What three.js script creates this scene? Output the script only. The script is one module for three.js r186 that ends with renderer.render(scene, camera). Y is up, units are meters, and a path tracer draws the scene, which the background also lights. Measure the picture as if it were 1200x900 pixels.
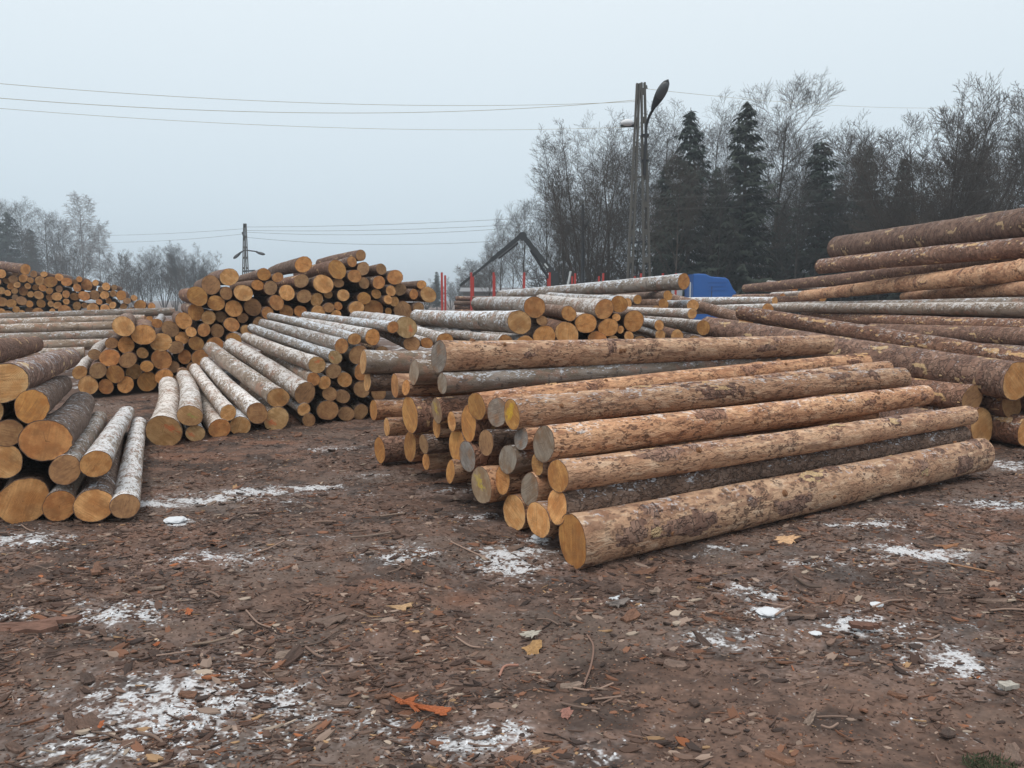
import * as THREE from 'three';
import { mergeGeometries } from 'three/addons/utils/BufferGeometryUtils.js';
import { RoundedBoxGeometry } from 'three/addons/geometries/RoundedBoxGeometry.js';

// ------------------------------------------------------------------ camera, sky, sun, exposure
const scene = new THREE.Scene();
const EYE = 1.6, PITCH = Math.atan(100 / 900);
const camera = new THREE.PerspectiveCamera(2 * Math.atan(0.5) * 180 / Math.PI, 4 / 3, 0.05, 1500);
camera.position.set(0, EYE, 0);
camera.rotation.set(-PITCH, 0, 0);
scene.add(camera);

const renderer = new THREE.WebGLRenderer({ antialias: true });
renderer.setSize(1024, 768);
renderer.toneMapping = THREE.LinearToneMapping;
renderer.toneMappingExposure = 1.0;
renderer.shadowMap.enabled = true;
renderer.shadowMap.type = THREE.PCFSoftShadowMap;

{ // an even, slightly blue overcast
  const W = 64, H = 64, d = new Float32Array(W * H * 4);
  for (let y = 0; y < H; y++) {
    const el = ((y + 0.5) / H - 0.5) * 180;
    const s = Math.sin(Math.max(0, el) * Math.PI / 180); // an overcast sky grows steadily brighter towards the zenith
    for (let x = 0; x < W; x++) {
      const w = 1 + 0.012 * Math.sin(x / W * Math.PI * 4 + 1) * Math.sin(el * 0.09);
      const o = (y * W + x) * 4;
d[o] = (0.635 + 0.54 * s) * w; d[o + 1] = (0.765 + 0.43 * s) * w; d[o + 2] = (0.86 + 0.34 * s) * w; d[o + 3] = 1;
    }
  }
  const sky = new THREE.DataTexture(d, W, H, THREE.RGBAFormat, THREE.FloatType);
  sky.mapping = THREE.EquirectangularReflectionMapping; sky.magFilter = THREE.LinearFilter; sky.minFilter = THREE.LinearFilter;
  sky.needsUpdate = true;
  scene.background = sky; scene.environment = sky;
}
const sun = new THREE.DirectionalLight(new THREE.Color(1, 0.95, 0.88), 1.5);
sun.position.set(-9, 34, 2); sun.target.position.set(0, 0, -12);
sun.castShadow = true; sun.shadow.radius = 45; sun.shadow.mapSize.set(2048, 2048);
Object.assign(sun.shadow.camera, { left: -40, right: 40, top: 40, bottom: -40, near: 1, far: 150 });
scene.add(sun, sun.target);
scene.fog = new THREE.FogExp2(new THREE.Color(0.86, 0.93, 1.0), 0.0013);

// ------------------------------------------------------------------ helpers
function rand(seed) { let a = seed >>> 0; return () => { a = (a + 0x6D2B79F5) | 0; let t = Math.imul(a ^ (a >>> 15), 1 | a); t = (t + Math.imul(t ^ (t >>> 7), 61 | t)) ^ t; return ((t ^ (t >>> 14)) >>> 0) / 4294967296; }; }
const PERM = new Float32Array(65536); { const r = rand(9); for (let i = 0; i < 65536; i++) PERM[i] = r(); }
const hash = (x, y, s) => PERM[(Math.imul(x, 374761393) + Math.imul(y, 668265263) + Math.imul(s, 974634777) >>> 7) & 65535];
function vn(x, y, s) { // value noise, free
  const xi = Math.floor(x), yi = Math.floor(y); let fx = x - xi, fy = y - yi; fx = fx * fx * (3 - 2 * fx); fy = fy * fy * (3 - 2 * fy);
  const a = hash(xi, yi, s), b = hash(xi + 1, yi, s), c = hash(xi, yi + 1, s), e = hash(xi + 1, yi + 1, s);
  return a + (b - a) * fx + (c - a + (a - b - c + e) * fx) * fy;
}
function tn(u, v, nu, nv, s) { // value noise, tiling, nu by nv cells
  const x = u * nu, y = v * nv, xi = Math.floor(x), yi = Math.floor(y); let fx = x - xi, fy = y - yi; fx = fx * fx * (3 - 2 * fx); fy = fy * fy * (3 - 2 * fy);
  const x0 = xi % nu, x1 = (xi + 1) % nu, y0 = yi % nv, y1 = (yi + 1) % nv;
  const a = hash(x0, y0, s), b = hash(x1, y0, s), c = hash(x0, y1, s), e = hash(x1, y1, s);
  return a + (b - a) * fx + (c - a + (a - b - c + e) * fx) * fy;
}
const tf = (u, v, nu, nv, s) => tn(u, v, nu, nv, s) * 0.5 + tn(u, v, nu * 2, nv * 2, s + 1) * 0.3 + tn(u, v, nu * 4, nv * 4, s + 2) * 0.2;
const vf = (x, y, s) => vn(x, y, s) * 0.5 + vn(x * 2.03, y * 2.03, s + 1) * 0.3 + vn(x * 4.1, y * 4.1, s + 2) * 0.2;
const ss = (a, b, x) => { const t = Math.min(1, Math.max(0, (x - a) / (b - a))); return t * t * (3 - 2 * t); };
const mix = (a, b, t) => [a[0] + (b[0] - a[0]) * t, a[1] + (b[1] - a[1]) * t, a[2] + (b[2] - a[2]) * t];
const toS = (v) => v <= 0.0031308 ? v * 12.92 : 1.055 * Math.pow(v, 1 / 2.4) - 0.055;
const byte = (v) => Math.max(0, Math.min(255, Math.round(v * 255)));
function colourTex(W, H, f) { // f(u, v, x, y) -> linear colour; also returns a height field
  const d = new Uint8Array(W * H * 4), hgt = new Uint8Array(W * H * 4);
  for (let y = 0; y < H; y++) for (let x = 0; x < W; x++) {
    const c = f((x + 0.5) / W, (y + 0.5) / H), o = (y * W + x) * 4;
    d[o] = byte(toS(c[0])); d[o + 1] = byte(toS(c[1])); d[o + 2] = byte(toS(c[2])); d[o + 3] = 255;
    const h = byte(c[3] ?? 0.5); hgt[o] = hgt[o + 1] = hgt[o + 2] = h; hgt[o + 3] = 255;
  }
  const make = (a, srgb) => { const t = new THREE.DataTexture(a, W, H, THREE.RGBAFormat); t.magFilter = THREE.LinearFilter; t.minFilter = THREE.LinearMipmapLinearFilter; t.generateMipmaps = true; t.wrapS = t.wrapT = THREE.RepeatWrapping; if (srgb) t.colorSpace = THREE.SRGBColorSpace; t.anisotropy = 8; t.needsUpdate = true; return t; };
  return { map: make(d, true), bump: make(hgt, false) };
}
const std = (o) => new THREE.MeshStandardMaterial({ roughness: 0.95, metalness: 0, side: THREE.DoubleSide, ...o });
const lin = (r, g, b) => new THREE.Color().setRGB(r, g, b);
const V = (x, y, z) => new THREE.Vector3(x, y, z);
const used = new Map();
function numbered(name) { const n = used.get(name) ?? 0; used.set(name, n + 1); return n ? name + '_' + String(n).padStart(3, '0') : name; }
function tag(o, label, category, group, kind) { o.userData.label = label; if (category) o.userData.category = category; if (group) o.userData.group = group; if (kind) o.userData.kind = kind; return o; }
function thing(name, label, category, group, pos) { const g = new THREE.Group(); g.name = numbered(name); if (pos) g.position.copy(pos); tag(g, label, category, group); scene.add(g); return g; }
function shadows(o) { o.castShadow = true; o.receiveShadow = true; return o; }
function part(name, geo, mat, parent) { const m = shadows(new THREE.Mesh(geo, mat)); m.name = name; parent.add(m); return m; }
function box(x0, y0, z0, x1, y1, z1, r = 0) { const w = Math.abs(x1 - x0), h = Math.abs(y1 - y0), d = Math.abs(z1 - z0); const g = r ? new RoundedBoxGeometry(w, h, d, 2, r) : new THREE.BoxGeometry(w, h, d); g.translate((x0 + x1) / 2, (y0 + y1) / 2, (z0 + z1) / 2); return g; }
function bar(a, b, w, h) { // a beam between two points
  const d = b.clone().sub(a), g = new THREE.BoxGeometry(w, d.length(), h); g.applyQuaternion(new THREE.Quaternion().setFromUnitVectors(V(0, 1, 0), d.clone().normalize())); const m = a.clone().add(b).multiplyScalar(0.5); g.translate(m.x, m.y, m.z); return g;
}
function rod(a, b, r0, r1 = r0, n = 8) { const d = b.clone().sub(a), g = new THREE.CylinderGeometry(r1, r0, d.length(), n); g.applyQuaternion(new THREE.Quaternion().setFromUnitVectors(V(0, 1, 0), d.clone().normalize())); const m = a.clone().add(b).multiplyScalar(0.5); g.translate(m.x, m.y, m.z); return g; }
const join = (list) => mergeGeometries(list.map((g) => { const n = g.index ? g.toNonIndexed() : g; for (const k of Object.keys(n.attributes)) if (!['position', 'normal', 'uv'].includes(k)) n.deleteAttribute(k); return n; }), false);
// a pixel of the 1200 x 900 photograph is a direction; the distance is given by what the thing stands on
function ray(px, py) { const a = (px - 600) / 900, b = (450 - py) / 900, c = Math.cos(PITCH), s = Math.sin(PITCH); return V(a, b * c - s, -b * s - c); }
function at(px, py, depth) { const r = ray(px, py); return r.multiplyScalar(depth / -r.z).add(V(0, EYE, 0)); }
function ground(px, py) { const r = ray(px, py); return r.multiplyScalar(EYE / -r.y).add(V(0, EYE, 0)); }
function onPlane(px, py, pl) { const r = ray(px, py), t = pl.o.clone().sub(V(0, EYE, 0)).dot(pl.n) / r.dot(pl.n); return { p: r.multiplyScalar(t).add(V(0, EYE, 0)), t }; }
function planeThrough(a, b) { const d = b.clone().sub(a).setY(0).normalize(); return { o: a.clone(), n: V(-d.z, 0, d.x), d }; }

// ------------------------------------------------------------------ the yard
const SNOW = []; // trodden snow: centre and size read off the photograph, turned into metres on the ground
for (const [px, py, w, h, k] of [
  [215, 825, 150, 50, 0.74], [110, 870, 80, 30, 0.68], [300, 770, 70, 18, 0.55], [230, 582, 46, 4, 0.95], [300, 574, 46, 3.4, 0.98], [360, 568, 36, 3.4, 1.0], [185, 588, 34, 4, 0.95], [270, 580, 110, 8, 0.5],
  [30, 636, 50, 13, 0.72], [205, 613, 14, 5, 0.95], [120, 718, 75, 15, 0.62], [10, 720, 40, 14, 0.65], [600, 655, 52, 19, 0.72], [632, 634, 16, 4, 0.9], [470, 650, 46, 12, 0.58], [540, 868, 100, 28, 0.64], [600, 845, 40, 12, 0.6],
  [900, 714, 22, 6, 0.97], [1000, 728, 80, 14, 0.74], [1100, 765, 55, 24, 0.7], [880, 690, 45, 12, 0.62], [1075, 648, 65, 9, 0.74], [1020, 615, 60, 9, 0.64], [1160, 590, 60, 8, 0.62], [1180, 540, 30, 5, 0.7], [1120, 590, 40, 5, 0.5],
  [250, 655, 70, 12, 0.52], [420, 840, 60, 20, 0.52], [560, 605, 30, 7, 0.5], [530, 575, 30, 4, 0.66], [330, 640, 70, 9, 0.35], [680, 870, 60, 18, 0.4], [960, 760, 70, 18, 0.42], [730, 700, 60, 10, 0.36], [440, 555, 26, 4, 0.6], [400, 525, 40, 3, 0.55], [700, 610, 300, 14, 0.28], [840, 640, 40, 8, 0.38], [980, 660, 90, 12, 0.52], [700, 640, 60, 8, 0.5], [860, 740, 60, 16, 0.5]]) {
  const c = ground(px, py), z = -c.z; SNOW.push([c.x, c.z, w * z / 900, h * z * z / (EYE * 900), k]);
}
function snowAt(x, z) {
  let b = 0.16; for (const [cx, cz, rx, rz, k] of SNOW) { const dx = (x - cx) / rx, dz = (z - cz) / rz, q = dx * dx + dz * dz; if (q < 6) b = Math.max(b, k * Math.exp(-q * 0.55)); }
  const n = vn(x * 5 + z, z * 7, 71) * 0.24 + vn(x * 19, z * 26, 72) * 0.3 + vn(x * 60, z * 75, 73) * 0.33 + vn(x * 150, z * 170, 74) * 0.22;
  return ss(0.9 - b * 0.7, 1.1 - b * 0.7, n + 0.02);
}
function powder(x, z) { let b = 0; for (const [cx, cz, rx, rz, k] of SNOW) { const dx = (x - cx) / rx, dz = (z - cz) / rz, q = dx * dx + dz * dz; if (q < 8) b = Math.max(b, k * Math.exp(-q * 0.3)); } return b * ss(0.3, 0.6, vf(x * 7, z * 10, 77)); }
const rut = (x, z) => { const a = Math.sin((z * 0.8 + x * 0.12) * 1.7 + vn(x * 0.3, z * 0.3, 5) * 3); return a * 0.02; };
function far(z) { return -0.55 * ss(24, 44, -z); }
function gh(x, z) { return far(z) + rut(x, z) + (vf(x * 1.7, z * 1.7, 11) - 0.5) * 0.085 + (vf(x * 9, z * 9, 21) - 0.5) * 0.034 + (vn(x * 23, z * 27, 23) - 0.5) * 0.012 - 0.012; }
function soil(x, z) {
  const m = vf(x * 0.55, z * 0.7, 31), p = vf(x * 3.3, z * 4.5, 41), f = vf(x * 17, z * 22, 51), g = vn(x * 75, z * 90, 61), g2 = vn(x * 170, z * 190, 62);
  let c = mix([0.068, 0.039, 0.028], [0.142, 0.084, 0.061], ss(0.3, 0.7, f * 0.55 + p * 0.45));
  c = mix(c, [0.165, 0.072, 0.04], ss(0.46, 0.66, m) * 0.7 * ss(0.35, 0.6, p));
  c = mix(c, [0.028, 0.018, 0.014], ss(0.5, 0.68, vf(x * 3.1 + 9, z * 4.6, 44)) * 0.7);
  c = mix(c, [0.125, 0.09, 0.072], ss(0.52, 0.66, vf(x * 1.3 + 5, z * 1.9, 47)) * 0.5);
  const k = 0.62 + 0.5 * g + 0.28 * g2; c = [c[0] * k, c[1] * k, c[2] * k];
  const s = Math.min(1, snowAt(x, z) + 0.3 * powder(x, z) * g), w = 0.5 + 0.25 * g2;
  c = mix(c, [w, w * 1.01, w * 1.04], s * 0.8);
  c[3] = 0.25 + 0.35 * f + 0.25 * g + 0.15 * s;
  return c;
}
const YX = 7, Z0 = -1.2, Z1 = -12.2; // the part of the yard that is seen close
{
  const T = colourTex(2048, 2048, (u, v) => soil(-YX + u * 2 * YX, Z0 + v * (Z1 - Z0)));
  T.map.wrapS = T.map.wrapT = THREE.ClampToEdgeWrapping;
  const nx = 470, nz = 420, g = new THREE.PlaneGeometry(1, 1, nx, nz), p = g.attributes.position, uv = g.attributes.uv;
  for (let i = 0; i < p.count; i++) { const u = (i % (nx + 1)) / nx, v = Math.floor(i / (nx + 1)) / nz, x = -YX + u * 2 * YX, z = Z0 + v * (Z1 - Z0); p.setXYZ(i, x, gh(x, z), z); uv.setXY(i, u, v); }
  g.computeVertexNormals();
  const y = part('yard_ground', g, std({ map: T.map, bumpMap: T.bump, bumpScale: 0.012, roughness: 0.92 }), scene);
  tag(y, 'trodden brown yard of soil, bark crumbs and patchy snow', null, null, 'structure');
  // beyond it the same soil goes on to the horizon
  const F = colourTex(1024, 1024, (u, v) => { // a tiling cut of the same soil
    const f = tf(u, v, 60, 60, 3), p2 = tf(u, v, 14, 14, 7), q = tn(u, v, 400, 400, 13); let c = mix([0.075, 0.044, 0.032], [0.145, 0.088, 0.064], ss(0.3, 0.7, f * 0.5 + p2 * 0.5));
    c = mix(c, [0.6, 0.61, 0.63], ss(0.6, 0.68, f * 0.5 + tf(u, v, 6, 6, 17) * 0.5) * 0.8); const k = 0.75 + 0.5 * q; return [c[0] * k, c[1] * k, c[2] * k, f];
  });
  const xs = [-500, -160, -70, -40, -26, -18, -12, -9, -YX, -3, 0, 3, YX, 9, 12, 18, 26, 40, 70, 160, 500], zs = [60, 20, 6, 2, Z0, -4, -8, Z1, -14, -18, -22, -24, -26, -28, -30, -32, -34, -36, -38, -40, -42, -44, -50, -60, -90, -160, -400, -900];
  const pos = [], uvs = [], idx = [];
  zs.forEach((z) => xs.forEach((x) => { const inside = Math.abs(x) <= YX && z <= Z0 && z >= Z1; pos.push(x, inside ? -0.12 : far(z) - 0.012, z); uvs.push(x / 10, -z / 10); }));
  for (let j = 0; j < zs.length - 1; j++) for (let i = 0; i < xs.length - 1; i++) { const a = j * xs.length + i, b = a + xs.length; idx.push(a, a + 1, b, a + 1, b + 1, b); }
  const fg = new THREE.BufferGeometry(); fg.setAttribute('position', new THREE.Float32BufferAttribute(pos, 3)); fg.setAttribute('uv', new THREE.Float32BufferAttribute(uvs, 2)); fg.setIndex(idx); fg.computeVertexNormals();
  tag(part('outer_ground', fg, std({ map: F.map, bumpMap: F.bump, bumpScale: 0.01 }), scene), 'brown snow-dusted ground reaching back beyond the log stacks', null, null, 'structure');
}

// ------------------------------------------------------------------ wood: barks and sawn faces
const BW = 512, BH = 1536; // once round the log, three metres along it
function barkTex(kind, seed, frost) {
  return colourTex(BW, BH, (u0, v0) => {
    const u = u0 + 1 + (tn(u0, v0, 16, 48, seed + 90) - 0.5) * 0.018 + (tn(u0, v0, 60, 150, seed + 91) - 0.5) * 0.012, v = v0 + 1 + (tn(u0, v0, 14, 40, seed + 92) - 0.5) * 0.007 + (tn(u0, v0, 60, 170, seed + 93) - 0.5) * 0.005;
    const n = (a, b, s) => tn(u, v, a, b, seed + s), f = (a, b, s) => tf(u, v, a, b, seed + s);
    const top = Math.cos((u - 0.5) * 2 * Math.PI); let c, h = 0.5;
    const fine = n(120, 260, 1), grain = n(90, 46, 2);
    if (kind === 'peeled') {
      const m = f(3, 8, 10), s = f(24, 16, 20), k = ss(0.58, 0.74, n(44, 70, 30) * 0.55 + n(90, 170, 31) * 0.45), k2 = ss(0.62, 0.76, n(26, 120, 33) * 0.6 + fine * 0.4), pt = ss(0.5, 0.7, f(5, 9, 50) * 0.6 + n(34, 42, 51) * 0.4);
      c = mix([0.54, 0.325, 0.195], [0.385, 0.2, 0.112], ss(0.28, 0.7, m * 0.55 + s * 0.45));
      c = mix(c, [0.66, 0.46, 0.31], ss(0.55, 0.8, n(12, 22, 40) * 0.55 + grain * 0.45) * 0.55);
      c = mix(c, [0.195, 0.088, 0.05], pt * 0.65);
      c = mix(c, [0.085, 0.043, 0.027], Math.max(k, k2) * (0.25 + 0.6 * ss(0.35, 0.62, f(4, 12, 55))));
      h = 0.45 + 0.25 * grain + 0.25 * fine - 0.3 * k + 0.15 * s + 0.2 * pt;
    } else if (kind === 'brown' || kind === 'dark') {
      const cell = Math.abs(f(13, 44, 10) - 0.5) * 2, cell2 = Math.abs(n(30, 100, 12) - 0.5) * 2, crack = 1 - ss(0.02, 0.16, Math.min(cell, cell2 + 0.04));
      const base = kind === 'brown' ? [0.19, 0.098, 0.066] : [0.165, 0.096, 0.064], alt = kind === 'brown' ? [0.285, 0.16, 0.108] : [0.25, 0.16, 0.115];
      c = mix(base, alt, ss(0.35, 0.68, n(22, 60, 20) * 0.5 + f(5, 16, 21) * 0.5));
      c = mix(c, [0.06, 0.034, 0.025], crack * 0.62);
      if (kind === 'brown') c = mix(c, [0.60, 0.39, 0.20], ss(0.73, 0.76, n(8, 9, 60) * 0.68 + n(30, 44, 61) * 0.32) * 0.85);
      h = 0.6 - 0.5 * crack + 0.3 * n(22, 60, 20) + 0.1 * fine;
    } else { // smooth grey bark
      const m = f(5, 12, 10), s = n(30, 24, 12), k = ss(0.72, 0.8, n(14, 70, 30) * 0.7 + fine * 0.3);
      c = mix([0.19, 0.14, 0.1], [0.3, 0.24, 0.195], ss(0.3, 0.7, m * 0.6 + s * 0.4));
      c = mix(c, [0.3, 0.165, 0.11], ss(0.56, 0.66, f(6, 20, 44)) * 0.6);
      c = mix(c, [0.09, 0.07, 0.06], k * 0.8);
      h = 0.5 + 0.2 * s + 0.2 * fine - 0.3 * k;
    }
    const g = 0.86 + 0.28 * fine; c = [c[0] * g, c[1] * g, c[2] * g];
    if (frost) { // rime and snow lying on the log, with a ragged edge
      const q = top * 0.42 + (f(6, 22, 80) - 0.5) * 0.8 + (n(40, 90, 83) - 0.5) * 0.6 + (n(90, 220, 84) - 0.5) * 0.5 + (fine - 0.5) * 0.35 - frost[1];
      const a = ss(-0.05, 0.36, q) * frost[0], w = 0.66 + 0.14 * n(70, 200, 85);
      c = mix(c, [w, w * 1.005, w * 1.03], a); h += 0.25 * a;
    }
    return [c[0], c[1], c[2], h];
  });
}
const barkMat = (kind, seed, frost, bump = 0.012) => { const t = barkTex(kind, seed, frost); return std({ map: t.map, bumpMap: t.bump, bumpScale: bump, vertexColors: true, roughness: 0.9 }); };
const BARK = {
  peeled: [barkMat('peeled', 100, [0.55, 0.52]), barkMat('peeled', 300, [0.4, 0.62])],
  brown: [barkMat('brown', 500, [0.35, 0.62], 0.02), barkMat('brown', 700, [0.5, 0.42], 0.02)],
  dark: [barkMat('dark', 900, [0.72, 0.46], 0.02), barkMat('dark', 1000, [0.4, 0.7], 0.02)],
  frosted: [barkMat('grey', 1100, [0.8, 0.1]), barkMat('grey', 1300, [0.78, 0.2])],
  grey: [barkMat('grey', 1500, [0.8, 0.40])],
};
function faceTex(seed, o) {
  const r = rand(seed), cx = 0.5 + (r() - 0.5) * 0.1, cy = 0.5 + (r() - 0.5) * 0.1, saw = r() * 3.14, cracks = []; for (let i = 0; i < (o.cracks ?? 2); i++) cracks.push([r() * 6.283, 0.08 + r() * 0.25]);
  const rings = 16 + r() * 12, mk = [0.5 + (r() - 0.5) * 0.3, 0.5 + (r() - 0.5) * 0.3];
  return colourTex(256, 256, (u, v) => {
    const dx = u - cx, dy = v - cy, ox = u - 0.5, oy = v - 0.5, ang = Math.atan2(dy, dx), edge = Math.hypot(ox, oy) * 2;
    const rr = Math.hypot(dx, dy) * 2 + (vf(u * 4, v * 4, seed) - 0.5) * 0.12;
    const ring = Math.sin(rr * rings * 6.283 * (0.8 + 0.2 * rr)) * 0.5 + 0.5, f = vn(u * 60, v * 60, seed + 3), m = vf(u * 5, v * 5, seed + 5);
    let c = mix(o.a, o.b, ss(0.3, 0.72, m));
    c = mix(c, o.heart ?? o.b, (1 - ss(0.35, 0.62, rr)) * (o.hk ?? 0.35));
    const sw = vn((u * Math.cos(saw) + v * Math.sin(saw)) * 34, (v * Math.cos(saw) - u * Math.sin(saw)) * 1.5, seed + 7);
    const k = (0.86 + 0.1 * ring) * (0.86 + 0.2 * f) * (0.86 + 0.24 * sw); c = c.map((q) => q * k);
    for (const [a, l] of cracks) { const da = Math.abs(Math.atan2(Math.sin(ang - a), Math.cos(ang - a))); if (rr < l * 2 && da * rr < 0.006 + 0.008 * f) c = c.map((q) => q * 0.55); }
    if (rr < 0.025) c = c.map((q) => q * 0.6);
    c = mix(c, [0.26, 0.12, 0.045], ss(0.52, 0.72, vf(u * 3.2 + 7, v * 3.2, seed + 15) * 0.7 + f * 0.3) * 0.55);
    if (o.mark) { const d = Math.hypot((u - mk[0]) * 0.55, v - mk[1]) + (vf(u * 9, v * 14, seed + 11) - 0.5) * 0.3; c = mix(c, o.mark, (1 - ss(o.ms - 0.05, o.ms + 0.09, d)) * 0.55 * (0.4 + f)); }
    c = mix(c, [0.1, 0.062, 0.045], ss(0.925, 0.96, edge + (vf(u * 14, v * 14, seed + 9) - 0.5) * 0.06));
    return [...c, 0.4 + 0.3 * sw + 0.2 * ring];
  });
}
const faceMat = (s, o) => { const t = faceTex(s, o); return std({ map: t.map, bumpMap: t.bump, bumpScale: 0.004, vertexColors: true, roughness: 0.85 }); };
const FACE = {
  fresh: [faceMat(11, { a: [0.74, 0.36, 0.125], b: [0.57, 0.235, 0.068] }), faceMat(12, { a: [0.8, 0.45, 0.19], b: [0.66, 0.31, 0.105], cracks: 1 }), faceMat(13, { a: [0.66, 0.31, 0.11], b: [0.47, 0.185, 0.058], cracks: 3 }), faceMat(14, { a: [0.76, 0.41, 0.165], b: [0.62, 0.29, 0.1], heart: [0.48, 0.2, 0.06], hk: 0.6, cracks: 0 })],
  orange: [faceMat(21, { a: [0.6, 0.29, 0.085], b: [0.46, 0.19, 0.05] }), faceMat(22, { a: [0.58, 0.3, 0.1], b: [0.42, 0.18, 0.05], cracks: 1 })],
  grey: [faceMat(31, { a: [0.32, 0.275, 0.235], b: [0.23, 0.185, 0.15], cracks: 4 }), faceMat(32, { a: [0.34, 0.28, 0.22], b: [0.26, 0.18, 0.12], cracks: 3 })],
  dim: [faceMat(41, { a: [0.44, 0.24, 0.11], b: [0.28, 0.145, 0.07], cracks: 3 }), faceMat(42, { a: [0.47, 0.26, 0.115], b: [0.31, 0.155, 0.07] })],
  red: [faceMat(51, { a: [0.66, 0.42, 0.2], b: [0.5, 0.29, 0.12], mark: [0.75, 0.1, 0.03], ms: 0.05 })],
  green: [faceMat(52, { a: [0.62, 0.38, 0.18], b: [0.48, 0.27, 0.12], mark: [0.2, 0.55, 0.08], ms: 0.015 })],
  yellow: [faceMat(53, { a: [0.56, 0.3, 0.09], b: [0.44, 0.2, 0.05], mark: [0.68, 0.46, 0.02], ms: 0.13 }), faceMat(54, { a: [0.4, 0.29, 0.19], b: [0.3, 0.2, 0.12], mark: [0.62, 0.47, 0.04], ms: 0.1 })],
};
console.log('textures done');

// ------------------------------------------------------------------ logs
const LOGS = [];
const KINDNAME = { peeled: 'peeled_log', brown: 'bark_log', dark: 'snowy_log', frosted: 'frosted_log', grey: 'grey_log' };
const R = rand(4242);
// o: p0 near end centre, p1 far end centre, r0, r1
function addLog(o) { LOGS.push({ kind: 'brown', face: 'fresh', pin: 1, ...o }); return LOGS.at(-1); }
function logAt(px, py, D, pl, o) { // a sawn face seen at (px, py), D pixels tall, in the front plane of its stack
  const hit = onPlane(px, py, pl), p0 = hit.p, r0 = D * hit.t / 900 / 2; const L = o.L ?? 4; let p1;
  if (o.push) p0.addScaledVector(o.dir, o.push);
  if (o.farPx) { // the far end is seen at farPx: go along that direction until the log is L long
    const d = ray(...o.farPx).normalize(), e = V(0, EYE, 0).sub(p0), b = e.dot(d), c = e.lengthSq() - L * L, q = b * b - c; p1 = d.multiplyScalar(-b + Math.sqrt(Math.max(0, q))).add(V(0, EYE, 0));
  } else p1 = o.dir.clone().add(V((R() - 0.5) * 0.05, (R() - 0.5) * 0.02, (R() - 0.5) * 0.05)).normalize().multiplyScalar(L).add(p0).add(V(0, -(o.sink ?? 0), 0));
  return addLog({ ...o, p0, p1, r0, r1: r0 * (o.taper ?? (0.86 + R() * 0.1)) });
}
const zoom = (ox, oy, s) => (x, y, d) => [ox + x / s, oy + y / s, d / s];
const AWAY = V(-0.42, 0, -0.907).normalize();

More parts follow.
